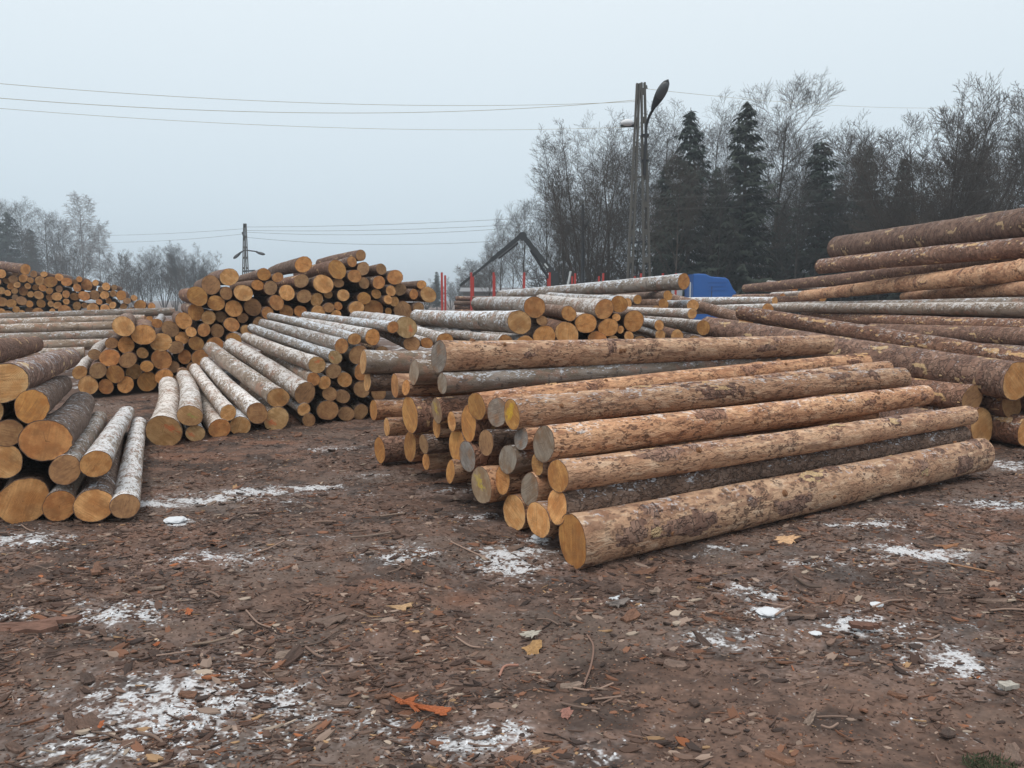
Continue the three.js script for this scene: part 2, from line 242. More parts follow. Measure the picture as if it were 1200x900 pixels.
{ // 1. the peeled logs in front
  const pl = planeThrough(ground(669, 661), ground(442, 544)); let dir = V(pl.n.x, 0, pl.n.z); if (dir.x < 0) dir.negate();
  const G = 'peeled logs of the low stack', g = (x, y, D, o) => logAt(x, y, D, pl, { dir, L: 4.5, kind: 'peeled', cat: 'log', pin: 0.35, seg: 1, ...o, group: o.label ? undefined : G, label: o.label ?? ({ peeled: 'peeled tan log in the low stack, its sawn end among others', dark: 'dark barked log in the low stack of peeled logs', grey: 'grey weathered log in the low stack of peeled logs', brown: 'brown barked log in the low stack of peeled logs' })[o.kind ?? 'peeled'] });
  g(668.7, 630.4, 58, { farPx: [1148, 531], L: 4.65, face: 'orange', label: 'long peeled tan log lying on the ground along the foot of the low stack', taper: 0.92, pin: 0.02, seg: 2, mi: 1, bend: 0.03 });
  g(659, 598, 40, { farPx: [1128, 513], L: 4.7, kind: 'dark', face: 'fresh', label: 'dark barked log dotted with snow lying behind the long ground log', pin: 0.1, mi: 0, seg: 2 });
  g(653.8, 562.7, 40, { farPx: [1133, 488], L: 4.8, face: 'orange', label: 'even tan peeled log with orange end lying above the snow-dotted dark log', taper: 0.95, pin: 0.02, seg: 2, mi: 1 });
  g(636.7, 523, 42, { farPx: [1082, 465], L: 4.7, face: 'grey', label: 'thick peeled log with round grey weathered end, yellow paint on its edge', pin: 0.02, seg: 2, mi: 0, mark: true });
  g(625.2, 557.6, 38, { farPx: [1086, 484], L: 4.7, face: 'grey', label: 'peeled log with grey end tucked under the thick grey-ended log', pin: 0.15, seg: 2 });
  g(599.7, 486, 33, { farPx: [1058, 442], L: 4.8, face: 'yellow', label: 'upper peeled log with mottled brown flecks and a yellow-smeared end', pin: 0.02, taper: 1, seg: 2, mi: 0 });
  g(582.3, 483.4, 35, { farPx: [1036, 433], L: 4.8, face: 'grey', label: 'upper peeled log with grey end close beside the yellow-smeared end', pin: 0.05, seg: 2, mi: 0 });
  g(558, 477, 33, { farPx: [1012, 424], L: 4.8, face: 'orange', label: 'upper peeled log with reddish end behind the pair of grey ends', pin: 0.05, seg: 2, mi: 1 });
  g(509, 471, 31, { farPx: [980, 419], L: 4.9, kind: 'brown', face: 'yellow', label: 'log with red-brown torn bark and a bright yellow-marked end', pin: 0.05, seg: 2, mi: 0 });
  g(513.6, 423, 36, { farPx: [968, 408], L: 4.9, face: 'grey', label: 'topmost peeled tan log with a dark grey weathered end', pin: 0.02, seg: 2, mi: 1 });
  g(521.7, 449, 24, { farPx: [950, 417], L: 4.8, face: 'grey', label: 'pale log frosted on top lying right under the topmost peeled log', pin: 0.05, kind: 'grey', seg: 2 });
span(at(640, 411, 7.9), at(939, 402, 9.8), 0.1, 0.085, { face: 'grey', kind: 'frosted', label: 'white frosted log lying behind the topmost peeled log', pin: 0.4 });
  for (const [x, y, D, k, f] of [[640, 596, 44, 'peeled', 'fresh'], [591.5, 595.4, 43, 'peeled', 'fresh'], [588, 569, 32, 'peeled', 'fresh'], [569, 567.8, 45, 'peeled', 'yellow'], [594.6, 538.4, 34, 'grey', 'grey'], [608.6, 514, 28, 'peeled', 'grey'], [562.6, 516.7, 31, 'dark', 'dim'], [546, 534.6, 37, 'brown', 'grey'], [528, 521.8, 36, 'peeled', 'orange'], [530, 552.4, 26, 'peeled', 'orange'], [527, 494, 22, 'peeled', 'fresh'], [549.8, 492.4, 44, 'brown', 'orange'], [507, 494, 24, 'peeled', 'orange'], [621.4, 538, 26, 'peeled', 'orange'],
    [432, 425, 28, 'grey', 'fresh'], [431.4, 447, 22, 'dark', 'fresh'], [484, 436.6, 29, 'grey', 'grey'], [462, 452, 27, 'peeled', 'fresh'], [478.4, 455, 19, 'peeled', 'fresh'], [432.6, 481, 25, 'peeled', 'orange'], [481, 485, 42, 'brown', 'orange'], [457, 500, 20, 'peeled', 'fresh'], [441.6, 528, 29, 'brown', 'orange'], [473.6, 524, 34, 'peeled', 'orange'], [497, 541, 18, 'peeled', 'fresh'], [503, 517, 22, 'dark', 'dim']])
    g(x, y, D, { kind: k, face: f, push: (R() - 0.5) * 0.12, sink: 0.16, L: 3.9 });
}
{ // 2. the snow-dusted logs at the left edge
  const pl = planeThrough(ground(30, 613), ground(141, 611)), Z = zoom(0, 290, 2.646);
  const G = 'snow-dusted logs of the low stack by the fan of pale logs';
  for (const [x, y, d, fx, fy, k, f, label, mi] of [
    [18, 427, 122, 215, 345, 'brown', 'fresh', 'thick red-brown barked log on top of the low snow-dusted stack', 1], [98, 497, 96, 195, 425, 'dark', 'orange', 'log with a dark pith hole in its end, below the thick top log', 0], [145, 600, 132, 255, 480, 'dark', 'fresh', 'thick snow-dusted log with a wide tan end in the low stack', 0], [25, 580, 82, 120, 480, 'dark', 'dim'], [45, 668, 98, 150, 560, 'brown', 'fresh'], [190, 690, 88, 300, 545, 'grey', 'dim'], [285, 686, 84, 372, 535, 'frosted', 'fresh', 'white snow-covered log resting on two logs at the low stack end', 0], [60, 782, 140, 180, 620, 'dark', 'fresh'], [178, 790, 92, 270, 640, 'grey', 'fresh'], [275, 798, 104, 362, 640, 'dark', 'fresh'], [376, 803, 78, 428, 545, 'frosted', 'dim', 'snow-covered log on bare ground at the end of the low stack', 0],
    [-70, 770, 120, 60, 620, 'brown', 'fresh'], [-60, 640, 110, 60, 520, 'brown', 'fresh'], [-50, 510, 100, 90, 420, 'brown', 'fresh'], [-60, 330, 90, 110, 300, 'brown', 'fresh']]) {
    const [px, py, D] = Z(x, y, d), f2 = Z(fx, fy, 1);
    logAt(px, py, D, pl, { dir: AWAY, farPx: [f2[0], f2[1]], L: 4, kind: k, face: f, cat: 'log', group: label ? undefined : G, label: label ?? 'snow-dusted barked log in the low stack ending on bare ground', pin: 0.25, seg: 2, mi });
  }
}
{ // 3. the fan of pale logs
  const pl = planeThrough(ground(192, 522), ground(400, 494)), Z = zoom(160, 280, 3.3333), dir = V(-0.6, 0, -0.8);
  const G = 'pale frosted logs of the fan-shaped stack';
  for (const [x, y, d, fx, fy, k, f, label] of [
    [108, 754, 112, 130, 572, 'frosted', 'red', 'broad butted pale log with a bark collar at the end of the fan'], [208, 692, 86, 185, 540, 'frosted', 'green', 'frosted log with a small green dot on its end'], [235, 764, 66, 222, 690, 'frosted', 'red'], [322, 748, 78, 250, 610, 'frosted', 'fresh'], [357, 682, 60, 225, 508, 'frosted', 'fresh'], [474, 692, 80, 275, 492, 'frosted', 'dim'], [412, 742, 74, 350, 650, 'frosted', 'fresh'], [552, 638, 80, 290, 432, 'grey', 'fresh', 'grey-green barked log lying in the fan of white frosted logs'], [542, 727, 92, 430, 590, 'grey', 'red'], [672, 608, 82, 372, 418, 'frosted', 'dim', 'long frosted log highest on the open side of the fan'], [702, 504, 66, 430, 390, 'frosted', 'red'], [779, 464, 54, 455, 350, 'frosted', 'red'], [797, 423, 54, 490, 335, 'frosted', 'fresh'], [851, 391, 48, 525, 302, 'frosted', 'fresh'], [925, 382, 60, 650, 325, 'frosted', 'fresh'], [996, 353, 46, 650, 315, 'frosted', 'fresh'], [1056, 349, 84, 860, 312, 'frosted', 'red'],
    [870, 446, 72, 640, 360, 'grey', 'dim'], [880, 520, 62, 650, 420, 'grey', 'fresh'], [813, 550, 58, 600, 440, 'grey', 'fresh'], [770, 510, 58, 560, 410, 'grey', 'dim'], [725, 562, 50, 540, 450, 'grey', 'fresh'], [690, 562, 50, 500, 450, 'grey', 'fresh'], [665, 668, 48, 500, 560, 'frosted', 'fresh'], [747, 668, 78, 560, 560, 'grey', 'dim'], [665, 706, 50, 520, 600, 'grey', 'dim'], [820, 687, 58, 640, 560, 'brown', 'dim'], [805, 615, 54, 640, 500, 'brown', 'dim'], [875, 680, 58, 690, 560, 'brown', 'dim'], [750, 600, 56, 580, 490, 'brown', 'dim'], [945, 602, 58, 760, 500, 'brown', 'dim'], [880, 588, 62, 700, 480, 'brown', 'dim'], [940, 680, 56, 760, 560, 'brown', 'dim'],
    [1073, 406, 60, 900, 340, 'frosted', 'dim'], [1136, 406, 44, 960, 345, 'frosted', 'fresh'], [1203, 398, 62, 980, 340, 'frosted', 'fresh'], [960, 450, 60, 780, 380, 'brown', 'dim'], [940, 530, 60, 770, 430, 'brown', 'dim'], [1010, 470, 56, 820, 400, 'brown', 'dim']]) {
    const [px, py, D] = Z(x, y, d), f2 = Z(fx, fy, 1);
    logAt(px, py, D, pl, { dir, farPx: [f2[0], f2[1]], L: 3.9, kind: k, face: f, cat: 'log', group: label ? undefined : G, label: label ?? ({ frosted: 'white frosted log in the fan-shaped stack', grey: 'grey log low in the fan-shaped stack of frosted logs', brown: 'dark-ended log deep in the fan-shaped stack' })[k], pin: k === 'brown' ? 1 : 0.3, seg: k === 'brown' ? 0 : 1, flare: label && x < 120 ? 0.18 : 0 });
  }
}
const wall = planeThrough(ground(104, 461), ground(104, 461).add(V(0.907, 0, -0.42)));
{ // 4. the tall stack with its sawn ends to the yard
  const Z = zoom(160, 280, 3.3333), Y = zoom(0, 290, 2.646), G = 'logs of the tall stack';
  const put = (x, y, D, o) => logAt(x, y, D * 0.98, wall, { dir: AWAY, L: 3.9, push: (R() - 0.5) * 0.35, kind: R() < 0.5 ? 'brown' : 'dark', face: ['fresh', 'fresh', 'fresh', 'orange', 'fresh', 'fresh'][Math.floor(R() * 6)], cat: 'log', pin: 1, seg: 0, ...o, group: G, label: 'barked log in the tall stack, round sawn end facing the yard' });
  const T = [[362, 149, 68], [291, 180, 72, 'dim'], [500, 138, 50], [655, 99, 64], [780, 121, 72], [880, 65, 42, 'dim'], [846, 87, 40], [888, 115, 50, 'dim'], [958, 118, 42, 'dim'], [1010, 150, 60], [552, 150, 40], [475, 182, 44], [415, 209, 66], [350, 212, 48, 'dim'], [238, 228, 74], [311, 250, 62], [525, 192, 52, 'dim'], [585, 210, 60], [640, 165, 54, 'dim'], [728, 176, 74], [790, 172, 38, 'dim'], [848, 146, 52], [890, 172, 44, 'dim'], [940, 170, 50], [988, 203, 40], [1040, 198, 48, 'dim'], [1086, 215, 38], [1122, 178, 36], [1145, 218, 62], [1012, 245, 38], [972, 237, 34], [936, 217, 38], [893, 230, 50], [806, 220, 46], [755, 215, 34], [706, 238, 50], [650, 224, 54, 'dim'], [543, 250, 56], [457, 267, 66, 'dim'], [380, 272, 64], [208, 312, 62], [280, 307, 54], [330, 310, 44, 'dim'], [370, 332, 56], [418, 310, 40, 'dim'], [262, 355, 48], [318, 362, 52, 'dim'], [203, 363, 40], [168, 405, 50], [230, 407, 56], [305, 410, 60], [376, 392, 56], [424, 355, 44], [513, 290, 46], [588, 283, 52], [640, 283, 46], [706, 286, 54], [747, 268, 40, 'dim'], [788, 262, 32], [855, 270, 58], [930, 277, 74], [990, 283, 28], [1050, 280, 74, 'dim'], [776, 297, 40], [246, 460, 60], [185, 458, 52], [112, 446, 76], [150, 500, 44, 'dim'], [195, 508, 40, 'dim'], [480, 330, 50, 'dim'], [540, 315, 46, 'dim'], [900, 315, 40, 'dim'], [980, 320, 44, 'dim'], [1095, 270, 44, 'dim'], [600, 330, 48, 'dim'], [700, 340, 46, 'dim'], [820, 330, 46, 'dim']];
  for (const [x, y, d, f] of T) put(...Z(x, y, d), f ? { face: f } : {});
  for (const [x, y, d, f, k] of [[396, 249, 62], [459, 281, 66], [489, 240, 30, 'fresh', 'frosted'], [523, 266, 50, 'dim'], [388, 305, 50], [334, 340, 56], [441, 330, 34], [402, 357, 48, 'dim'], [458, 366, 36], [512, 328, 60], [557, 296, 42, 'dim'], [589, 221, 50], [421, 398, 48], [362, 396, 52], [302, 380, 48, 'dim'], [275, 424, 56], [330, 434, 44], [395, 432, 48], [465, 424, 58], [248, 386, 42, 'fresh', 'frosted'], [500, 387, 50], [545, 370, 34, 'dim'], [545, 410, 40, 'dim'], [300, 335, 36, 'dim', 'frosted'], [350, 300, 36, 'dim']]) put(...Y(x, y, d), { ...(f ? { face: f } : {}), ...(k ? { kind: k } : {}) });
}
{ // 5. the stack behind the peeled logs
  const pl = planeThrough(ground(600, 487), ground(600, 487).add(V(0.907, 0, -0.36))), Z = zoom(560, 320, 4), G = 'logs of the stack behind the peeled logs';
  for (const [x, y, d, fx, fy, k, f, L] of [[262, 165, 100, 0, 148, 'frosted', 'fresh', 4], [200, 230, 112, -280, 210, 'frosted', 'fresh', 4], [130, 318, 66, -260, 260, 'frosted', 'fresh', 4], [427, 190, 70, 250, 165, 'dark', 'fresh', 4], [597, 170, 90, 300, 130, 'frosted', 'fresh', 4], [658, 147, 80, 330, 118, 'frosted', 'orange', 4], [507, 232, 95, 300, 190, 'frosted', 'fresh', 4], [617, 255, 88, 400, 200, 'dark', 'fresh', 4], [730, 225, 95, 560, 170, 'dark', 'fresh', 4], [668, 265, 34, 540, 215, 'brown', 'fresh', 4], [708, 298, 46, 560, 240, 'brown', 'fresh', 4], [560, 312, 82, 360, 240, 'brown', 'fresh', 4], [420, 290, 110, 230, 230, 'brown', 'fresh', 4], [312, 296, 98, 140, 240, 'dark', 'fresh', 4], [850, 245, 46, 700, 215, 'frosted', 'fresh', 4], [855, 290, 48, 650, 250, 'frosted', 'fresh', 4], [935, 297, 58, 760, 255, 'brown', 'fresh', 4], [1005, 190, 46, 640, 170, 'frosted', 'fresh', 4.6], [630, 320, 58, 470, 260, 'dark', 'dim', 4], [300, 222, 50, 160, 190, 'dark', 'dim', 4], [220, 335, 84, 40, 280, 'frosted', 'fresh', 4], [645, 213, 38, 500, 180, 'dark', 'fresh', 4], [1057, 256, 66, 720, 205, 'frosted', 'orange', 4.4], [470, 350, 80, 300, 270, 'dark', 'dim', 4], [760, 330, 70, 560, 280, 'dark', 'dim', 4], [850, 350, 70, 660, 290, 'dark', 'dim', 4], [1010, 330, 70, 800, 270, 'dark', 'dim', 4], [560, 390, 80, 380, 300, 'dark', 'dim', 4], [660, 400, 80, 470, 300, 'dark', 'dim', 4]]) {
    const [px, py, D] = Z(x, y, d), f2 = Z(fx, fy, 1);
    logAt(px, py, D, pl, { dir: AWAY, farPx: [f2[0], f2[1]], L, kind: k, face: f, cat: 'log', group: G, label: 'round-ended log in the stack behind the peeled logs', pin: 0.5, seg: 1 });
  }
  const pb = planeThrough(at(802, 339, 16.5).setY(0), at(802, 339, 16.5).setY(0).add(V(0.907, 0, -0.36)));
  for (const [px, py, D, fx, fy, L, k, f, label] of [[802, 338.7, 20, 588, 351, 6.5, 'frosted', 'fresh', 'long frosted log with a round end beside the blue cab'], [747, 347.5, 10, 690, 347, 5, 'frosted', 'orange'], [781, 345, 11, 720, 347, 5, 'dark', 'orange'], [779, 353, 12, 700, 352, 5, 'dark', 'orange'], [735, 355, 12, 650, 352, 5, 'frosted', 'fresh'], [812, 358, 14, 720, 356, 5, 'frosted', 'fresh'], [770, 365, 14, 690, 361, 5, 'dark', 'dim'], [700, 352, 14, 580, 352, 6, 'frosted', 'fresh'], [800, 372, 16, 720, 366, 5, 'frosted', 'dim']])
    logAt(px, py, D, pb, { dir: AWAY, farPx: [fx, fy], L, kind: k, face: f, cat: 'log', group: label ? undefined : 'logs by the foot of the lattice lamp post', label: label ?? 'log lying by the foot of the twin-legged lamp post', pin: 0.5, seg: 0 });
}
function span(a, b, r0, r1, o) { addLog({ p0: a, p1: b, r0, r1, cat: 'log', seg: 1, pin: 0.05, ...o }); }
{ // 6. the thick trunks crossing behind the peeled logs, and what they rest on
  span(at(1194, 451, 8.2), at(829, 384, 13), 0.205, 0.175, { kind: 'brown', mi: 0, face: 'fresh', label: 'thick red-brown barked trunk with a round tan end, crossing behind the peeled logs', seg: 2, bend: 0.03 });
  span(at(1262, 440, 7.9), at(868, 367, 13), 0.15, 0.12, { kind: 'brown', mi: 1, face: 'fresh', label: 'slimmer barked trunk with torn tan patches lying against the thick trunk', seg: 2 });
  const pl = planeThrough(ground(1156, 520), ground(1196, 523)), G = 'log ends under the thick trunk';
  for (const [x, y, D, f] of [[1156, 497, 42, 'fresh'], [1181, 486, 34, 'dim'], [1198, 508, 36, 'fresh'], [1228, 500, 40, 'fresh'], [1120, 500, 36, 'dim'], [1150, 470, 30, 'dim'], [1260, 480, 44, 'fresh']])
    logAt(x, y, D, pl, { dir: V(-0.4, 0, -0.917), L: 4.2, kind: 'brown', face: f, cat: 'log', group: G, label: 'log end under the thick red-brown trunk', pin: 0.6, seg: 1 });
}
{ // 7. the high stack of long barked trunks, seen from its side
  const long = (ax, ay, az, bx, by, bz, d, o, d1 = d) => { const a = at(ax, ay, az), b = at(bx, by, bz), e = a.clone().sub(b).normalize().multiplyScalar(o.ext ?? 2.2); span(a.add(e), b, d / 2, d1 / 2, { kind: 'brown', seg: 1, ...o }); };
  long(1200, 262, 13.5, 981, 290, 20, 0.5, { mi: 0, face: 'fresh', label: 'topmost thick trunk with torn tan patches on the high stack', seg: 2, tilt: 0.35 }, 0.56);
  long(1200, 291, 13.2, 963, 312, 19, 0.36, { mi: 1, label: 'long trunk with a frosted top right under the topmost thick trunk', seg: 2 }, 0.38);
  long(1200, 307, 14, 873, 338, 30, 0.36, { mi: 0, label: 'longest red-brown trunk of the high stack reaching back towards the blue cab' }, 0.28);
  long(1200, 321, 12.7, 941, 348, 22, 0.4, { kind: 'peeled', mi: 1, label: 'trunk with much torn yellowish wood showing in the high stack', seg: 2 }, 0.28);
  const G = 'long trunks of the high stack', lb = 'shaded long trunk deep inside the high stack';
  for (const [y, z, x2, y2, z2] of [[330, 15, 1010, 336, 24], [345, 14.5, 1000, 345, 24], [358, 14.2, 1010, 356, 23], [372, 14, 1040, 366, 22], [386, 13.8, 1060, 376, 20], [402, 13.4, 1080, 388, 19]]) long(1200, y, z, x2, y2, z2, 0.34, { mi: 0, group: G, label: lb });
  long(1200, 341, 12.5, 1062, 349, 20, 0.26, { kind: 'peeled', mi: 0, group: G, label: lb });
  long(1200, 353, 12.2, 905, 358, 24, 0.24, { kind: 'grey', label: 'long pale grey frosted trunk lying lengthwise in the high stack', mi: 0 });
  long(1200, 366, 11.8, 902, 362, 23, 0.25, { kind: 'frosted', mi: 1, label: 'barked trunk next below the pale grey frosted trunk of the high stack' }); long(1200, 381, 11.4, 942, 369, 21, 0.24, { mi: 1, label: 'barked trunk second below the pale grey frosted trunk of the high stack' });
  long(1200, 398, 11, 1020, 388, 16, 0.26, { mi: 0, label: 'barked trunk third below the pale grey frosted trunk of the high stack' }); long(1200, 414, 10.6, 1105, 404, 14, 0.25, { mi: 1, label: 'lowest barked trunk of the high stack, beside the slimmer torn trunk' });
  long(1200, 430, 11.5, 1100, 412, 16, 0.26, { mi: 0, group: G, label: lb }); long(1230, 445, 11.6, 1120, 420, 17, 0.28, { mi: 0, group: G, label: lb });
  const H = 'far trunks between the high stack and the blue cab', lh = 'far trunk lying between the high stack and the blue cab';
  long(880, 353, 24, 800, 353, 27, 0.24, { kind: 'frosted', group: H, label: lh, ext: 1 }); long(945, 345, 26, 905, 346, 31, 0.24, { kind: 'frosted', group: H, label: lh, ext: 1 }); long(960, 341, 27, 899, 333, 33, 0.2, { kind: 'frosted', group: H, label: lh, ext: 1 });
  long(905, 349, 28, 860, 349, 33, 0.24, { kind: 'brown', group: H, label: lh, ext: 1 }); long(950, 349, 24, 880, 354, 30, 0.24, { kind: 'brown', group: H, label: lh, ext: 1 }); long(925, 337, 30, 884, 337, 36, 0.2, { kind: 'brown', group: H, label: lh, ext: 1 });
  long(868, 374, 15, 788, 350, 20, 0.26, { kind: 'dark', mi: 0, label: 'dark snow-dusted log slanting towards the end of the torn-barked trunk', ext: 0.3 }); long(900, 362, 18, 815, 363, 23, 0.26, { kind: 'frosted', group: H, label: lh, ext: 0 });
}
{ // 8. long grey trunks lying across, behind the low stack
  const G = 'long grey trunks lying crosswise', lb = 'long grey trunk with snow along its top, lying crosswise before the far stack';
  for (const [ay, az, by, bz, bx, d] of [[374, 19.5, 365, 21, 205, 0.24], [381, 18.6, 374, 20, 170, 0.26], [388, 17.6, 382, 18.8, 152, 0.3], [399, 16.8, 392, 17.8, 138, 0.28], [410, 16, 403, 17, 120, 0.28], [420, 15.2, 414, 16.2, 100, 0.28], [391, 20.5, 382, 21.8, 200, 0.28]])
    span(at(-60, ay + 1, az), at(bx, by, bz), d / 2, d / 2 * 0.85, { kind: 'grey', group: G, label: lb, pin: 0.3 });
}
{ // 9. the far stack of thin logs
  const pl = planeThrough(ground(0, 402), ground(0, 402).add(V(0.94, 0, -0.34))), r = rand(77), G = 'logs of the far stack', placed = [];
  const top = (x) => x < 20 ? 313 : x < 55 ? 317 : x < 100 ? 320 + (x - 55) * 0.04 : x < 125 ? 324 + (x - 100) * 0.2 : 329 + (x - 125) * 0.45;
  for (let i = 0; i < 9000 && placed.length < 150; i++) {
    const x = -12 + r() * 190, y = 310 + r() * 74, d = 6.5 + r() * r() * 6.5 + (i < 60 ? 3 : 0); if (y < top(x) + d / 2) continue;
    if (placed.some(([a, b, c]) => Math.hypot(a - x, b - y) < (c + d) * 0.48)) continue; placed.push([x, y, d]);
    logAt(x, y, d, pl, { dir: AWAY, L: 3.6, push: (r() - 0.5) * 0.5, kind: r() < 0.5 ? 'brown' : 'dark', face: ['fresh', 'fresh', 'orange', 'fresh', 'dim'][Math.floor(r() * 5)], cat: 'log', group: G, label: 'small round-ended log in the far stack before the grey trees', seg: -1, pin: 1 });
  }
  span(at(30, 316, 27), at(-30, 306, 31), 0.17, 0.15, { kind: 'brown', mi: 1, label: 'long log lying on top of the far stack', seg: 0 });
}
{ // settle: logs that meet push one another aside, none sinks below the ground
  const a = V(), seg = (A, B) => { // closest points of two axes
    const d1 = B1.subVectors(A.p1, A.p0), d2 = B2.subVectors(B.p1, B.p0), r = B3.subVectors(A.p0, B.p0), q = d1.lengthSq(), e = d2.lengthSq(), f = d2.dot(r), c = d1.dot(r), b = d1.dot(d2), den = q * e - b * b;
    let s = den > 1e-6 ? Math.min(1, Math.max(0, (b * f - c * e) / den)) : 0, t = (b * s + f) / e; if (t < 0) { t = 0; s = Math.min(1, Math.max(0, -c / q)); } else if (t > 1) { t = 1; s = Math.min(1, Math.max(0, (b - c) / q)); } return [s, t];
  }, B1 = V(), B2 = V(), B3 = V(), P = V(), Q = V();
  const box6 = (l) => [Math.min(l.p0.x, l.p1.x) - l.r0, Math.max(l.p0.x, l.p1.x) + l.r0, Math.min(l.p0.z, l.p1.z) - l.r0, Math.max(l.p0.z, l.p1.z) + l.r0];
  for (let it = 0; it < 40; it++) {
    const bs = LOGS.map(box6);
    for (let i = 0; i < LOGS.length; i++) for (let j = i + 1; j < LOGS.length; j++) {
      const A = LOGS[i], B = LOGS[j], x = bs[i], y = bs[j]; if (x[0] > y[1] || y[0] > x[1] || x[2] > y[3] || y[2] > x[3]) continue;
      const [s0, t0] = seg(A, B);
      for (const [s, t] of [[s0, t0]]) {
        P.lerpVectors(A.p0, A.p1, s); Q.lerpVectors(B.p0, B.p1, t); a.subVectors(P, Q); const d = a.length() || 1e-3, need = (A.r0 + (A.r1 - A.r0) * s + B.r0 + (B.r1 - B.r0) * t) * 0.97; if (d >= need) continue;
        a.multiplyScalar((need - d) / d * 0.6); const wa = A.pin / (A.pin + B.pin), wb = 1 - wa, cap = (v, l) => v.clampLength(0, 0.05);
        const move = (l, w, k, sg) => { const m = cap(a.clone().multiplyScalar(w * sg)); l.p0.addScaledVector(m, Math.min(1, 1.3 - k * 0.9)); l.p1.addScaledVector(m, Math.min(1, 0.4 + k * 0.9)); };
        move(A, wa, s, 1); move(B, wb, t, -1);
      }
    }
    for (const l of LOGS) { const f0 = far(l.p0.z), f1 = far(l.p1.z); if (l.p0.y < l.r0 + f0 - 0.005) l.p0.y = l.r0 + f0 - 0.005; if (l.p1.y < l.r1 + f1 - 0.005) l.p1.y = l.r1 + f1 - 0.005; }
  }
}
{ // logs that share a stack are told apart by girth, bark, end and layer
  const FW = { fresh: 'tan', orange: 'orange', dim: 'dull', grey: 'grey', red: 'red-marked', green: 'green-dotted', yellow: 'yellow-marked' }, BWD = { peeled: 'peeled', brown: 'brown-barked', dark: 'snow-flecked', frosted: 'frosted', grey: 'grey-barked' };
  const WH = { 'peeled logs of the low stack': 'the low stack of peeled logs', 'logs of the tall stack': 'the tall stack', 'logs of the far stack': 'the far stack', 'pale frosted logs of the fan-shaped stack': 'the fan-shaped stack', 'logs of the stack behind the peeled logs': 'the stack behind the peeled logs', 'snow-dusted logs of the low stack by the fan of pale logs': 'the snow-dusted low stack' };
  for (const [g, where] of Object.entries(WH)) {
    const set = LOGS.filter((l) => l.group === g), rs = set.map((l) => l.r0).sort((p, q) => p - q), ys = set.map((l) => l.p0.y).sort((p, q) => p - q), rank = (arr, v, n) => Math.min(n - 1, Math.floor(arr.findIndex((q) => q >= v) / arr.length * n)), xs = set.map((l) => l.p0.x).sort((p, q) => p - q);
    for (const l of set) l.label = ['slim', 'middling', 'thick'][rank(rs, l.r0, 3)] + ' ' + BWD[l.kind] + ' log with ' + FW[l.face] + ' end ' + ['low in', 'halfway up', 'fairly high in', 'high up in'][rank(ys, l.p0.y, 4)] + ' ' + where;
  }
}
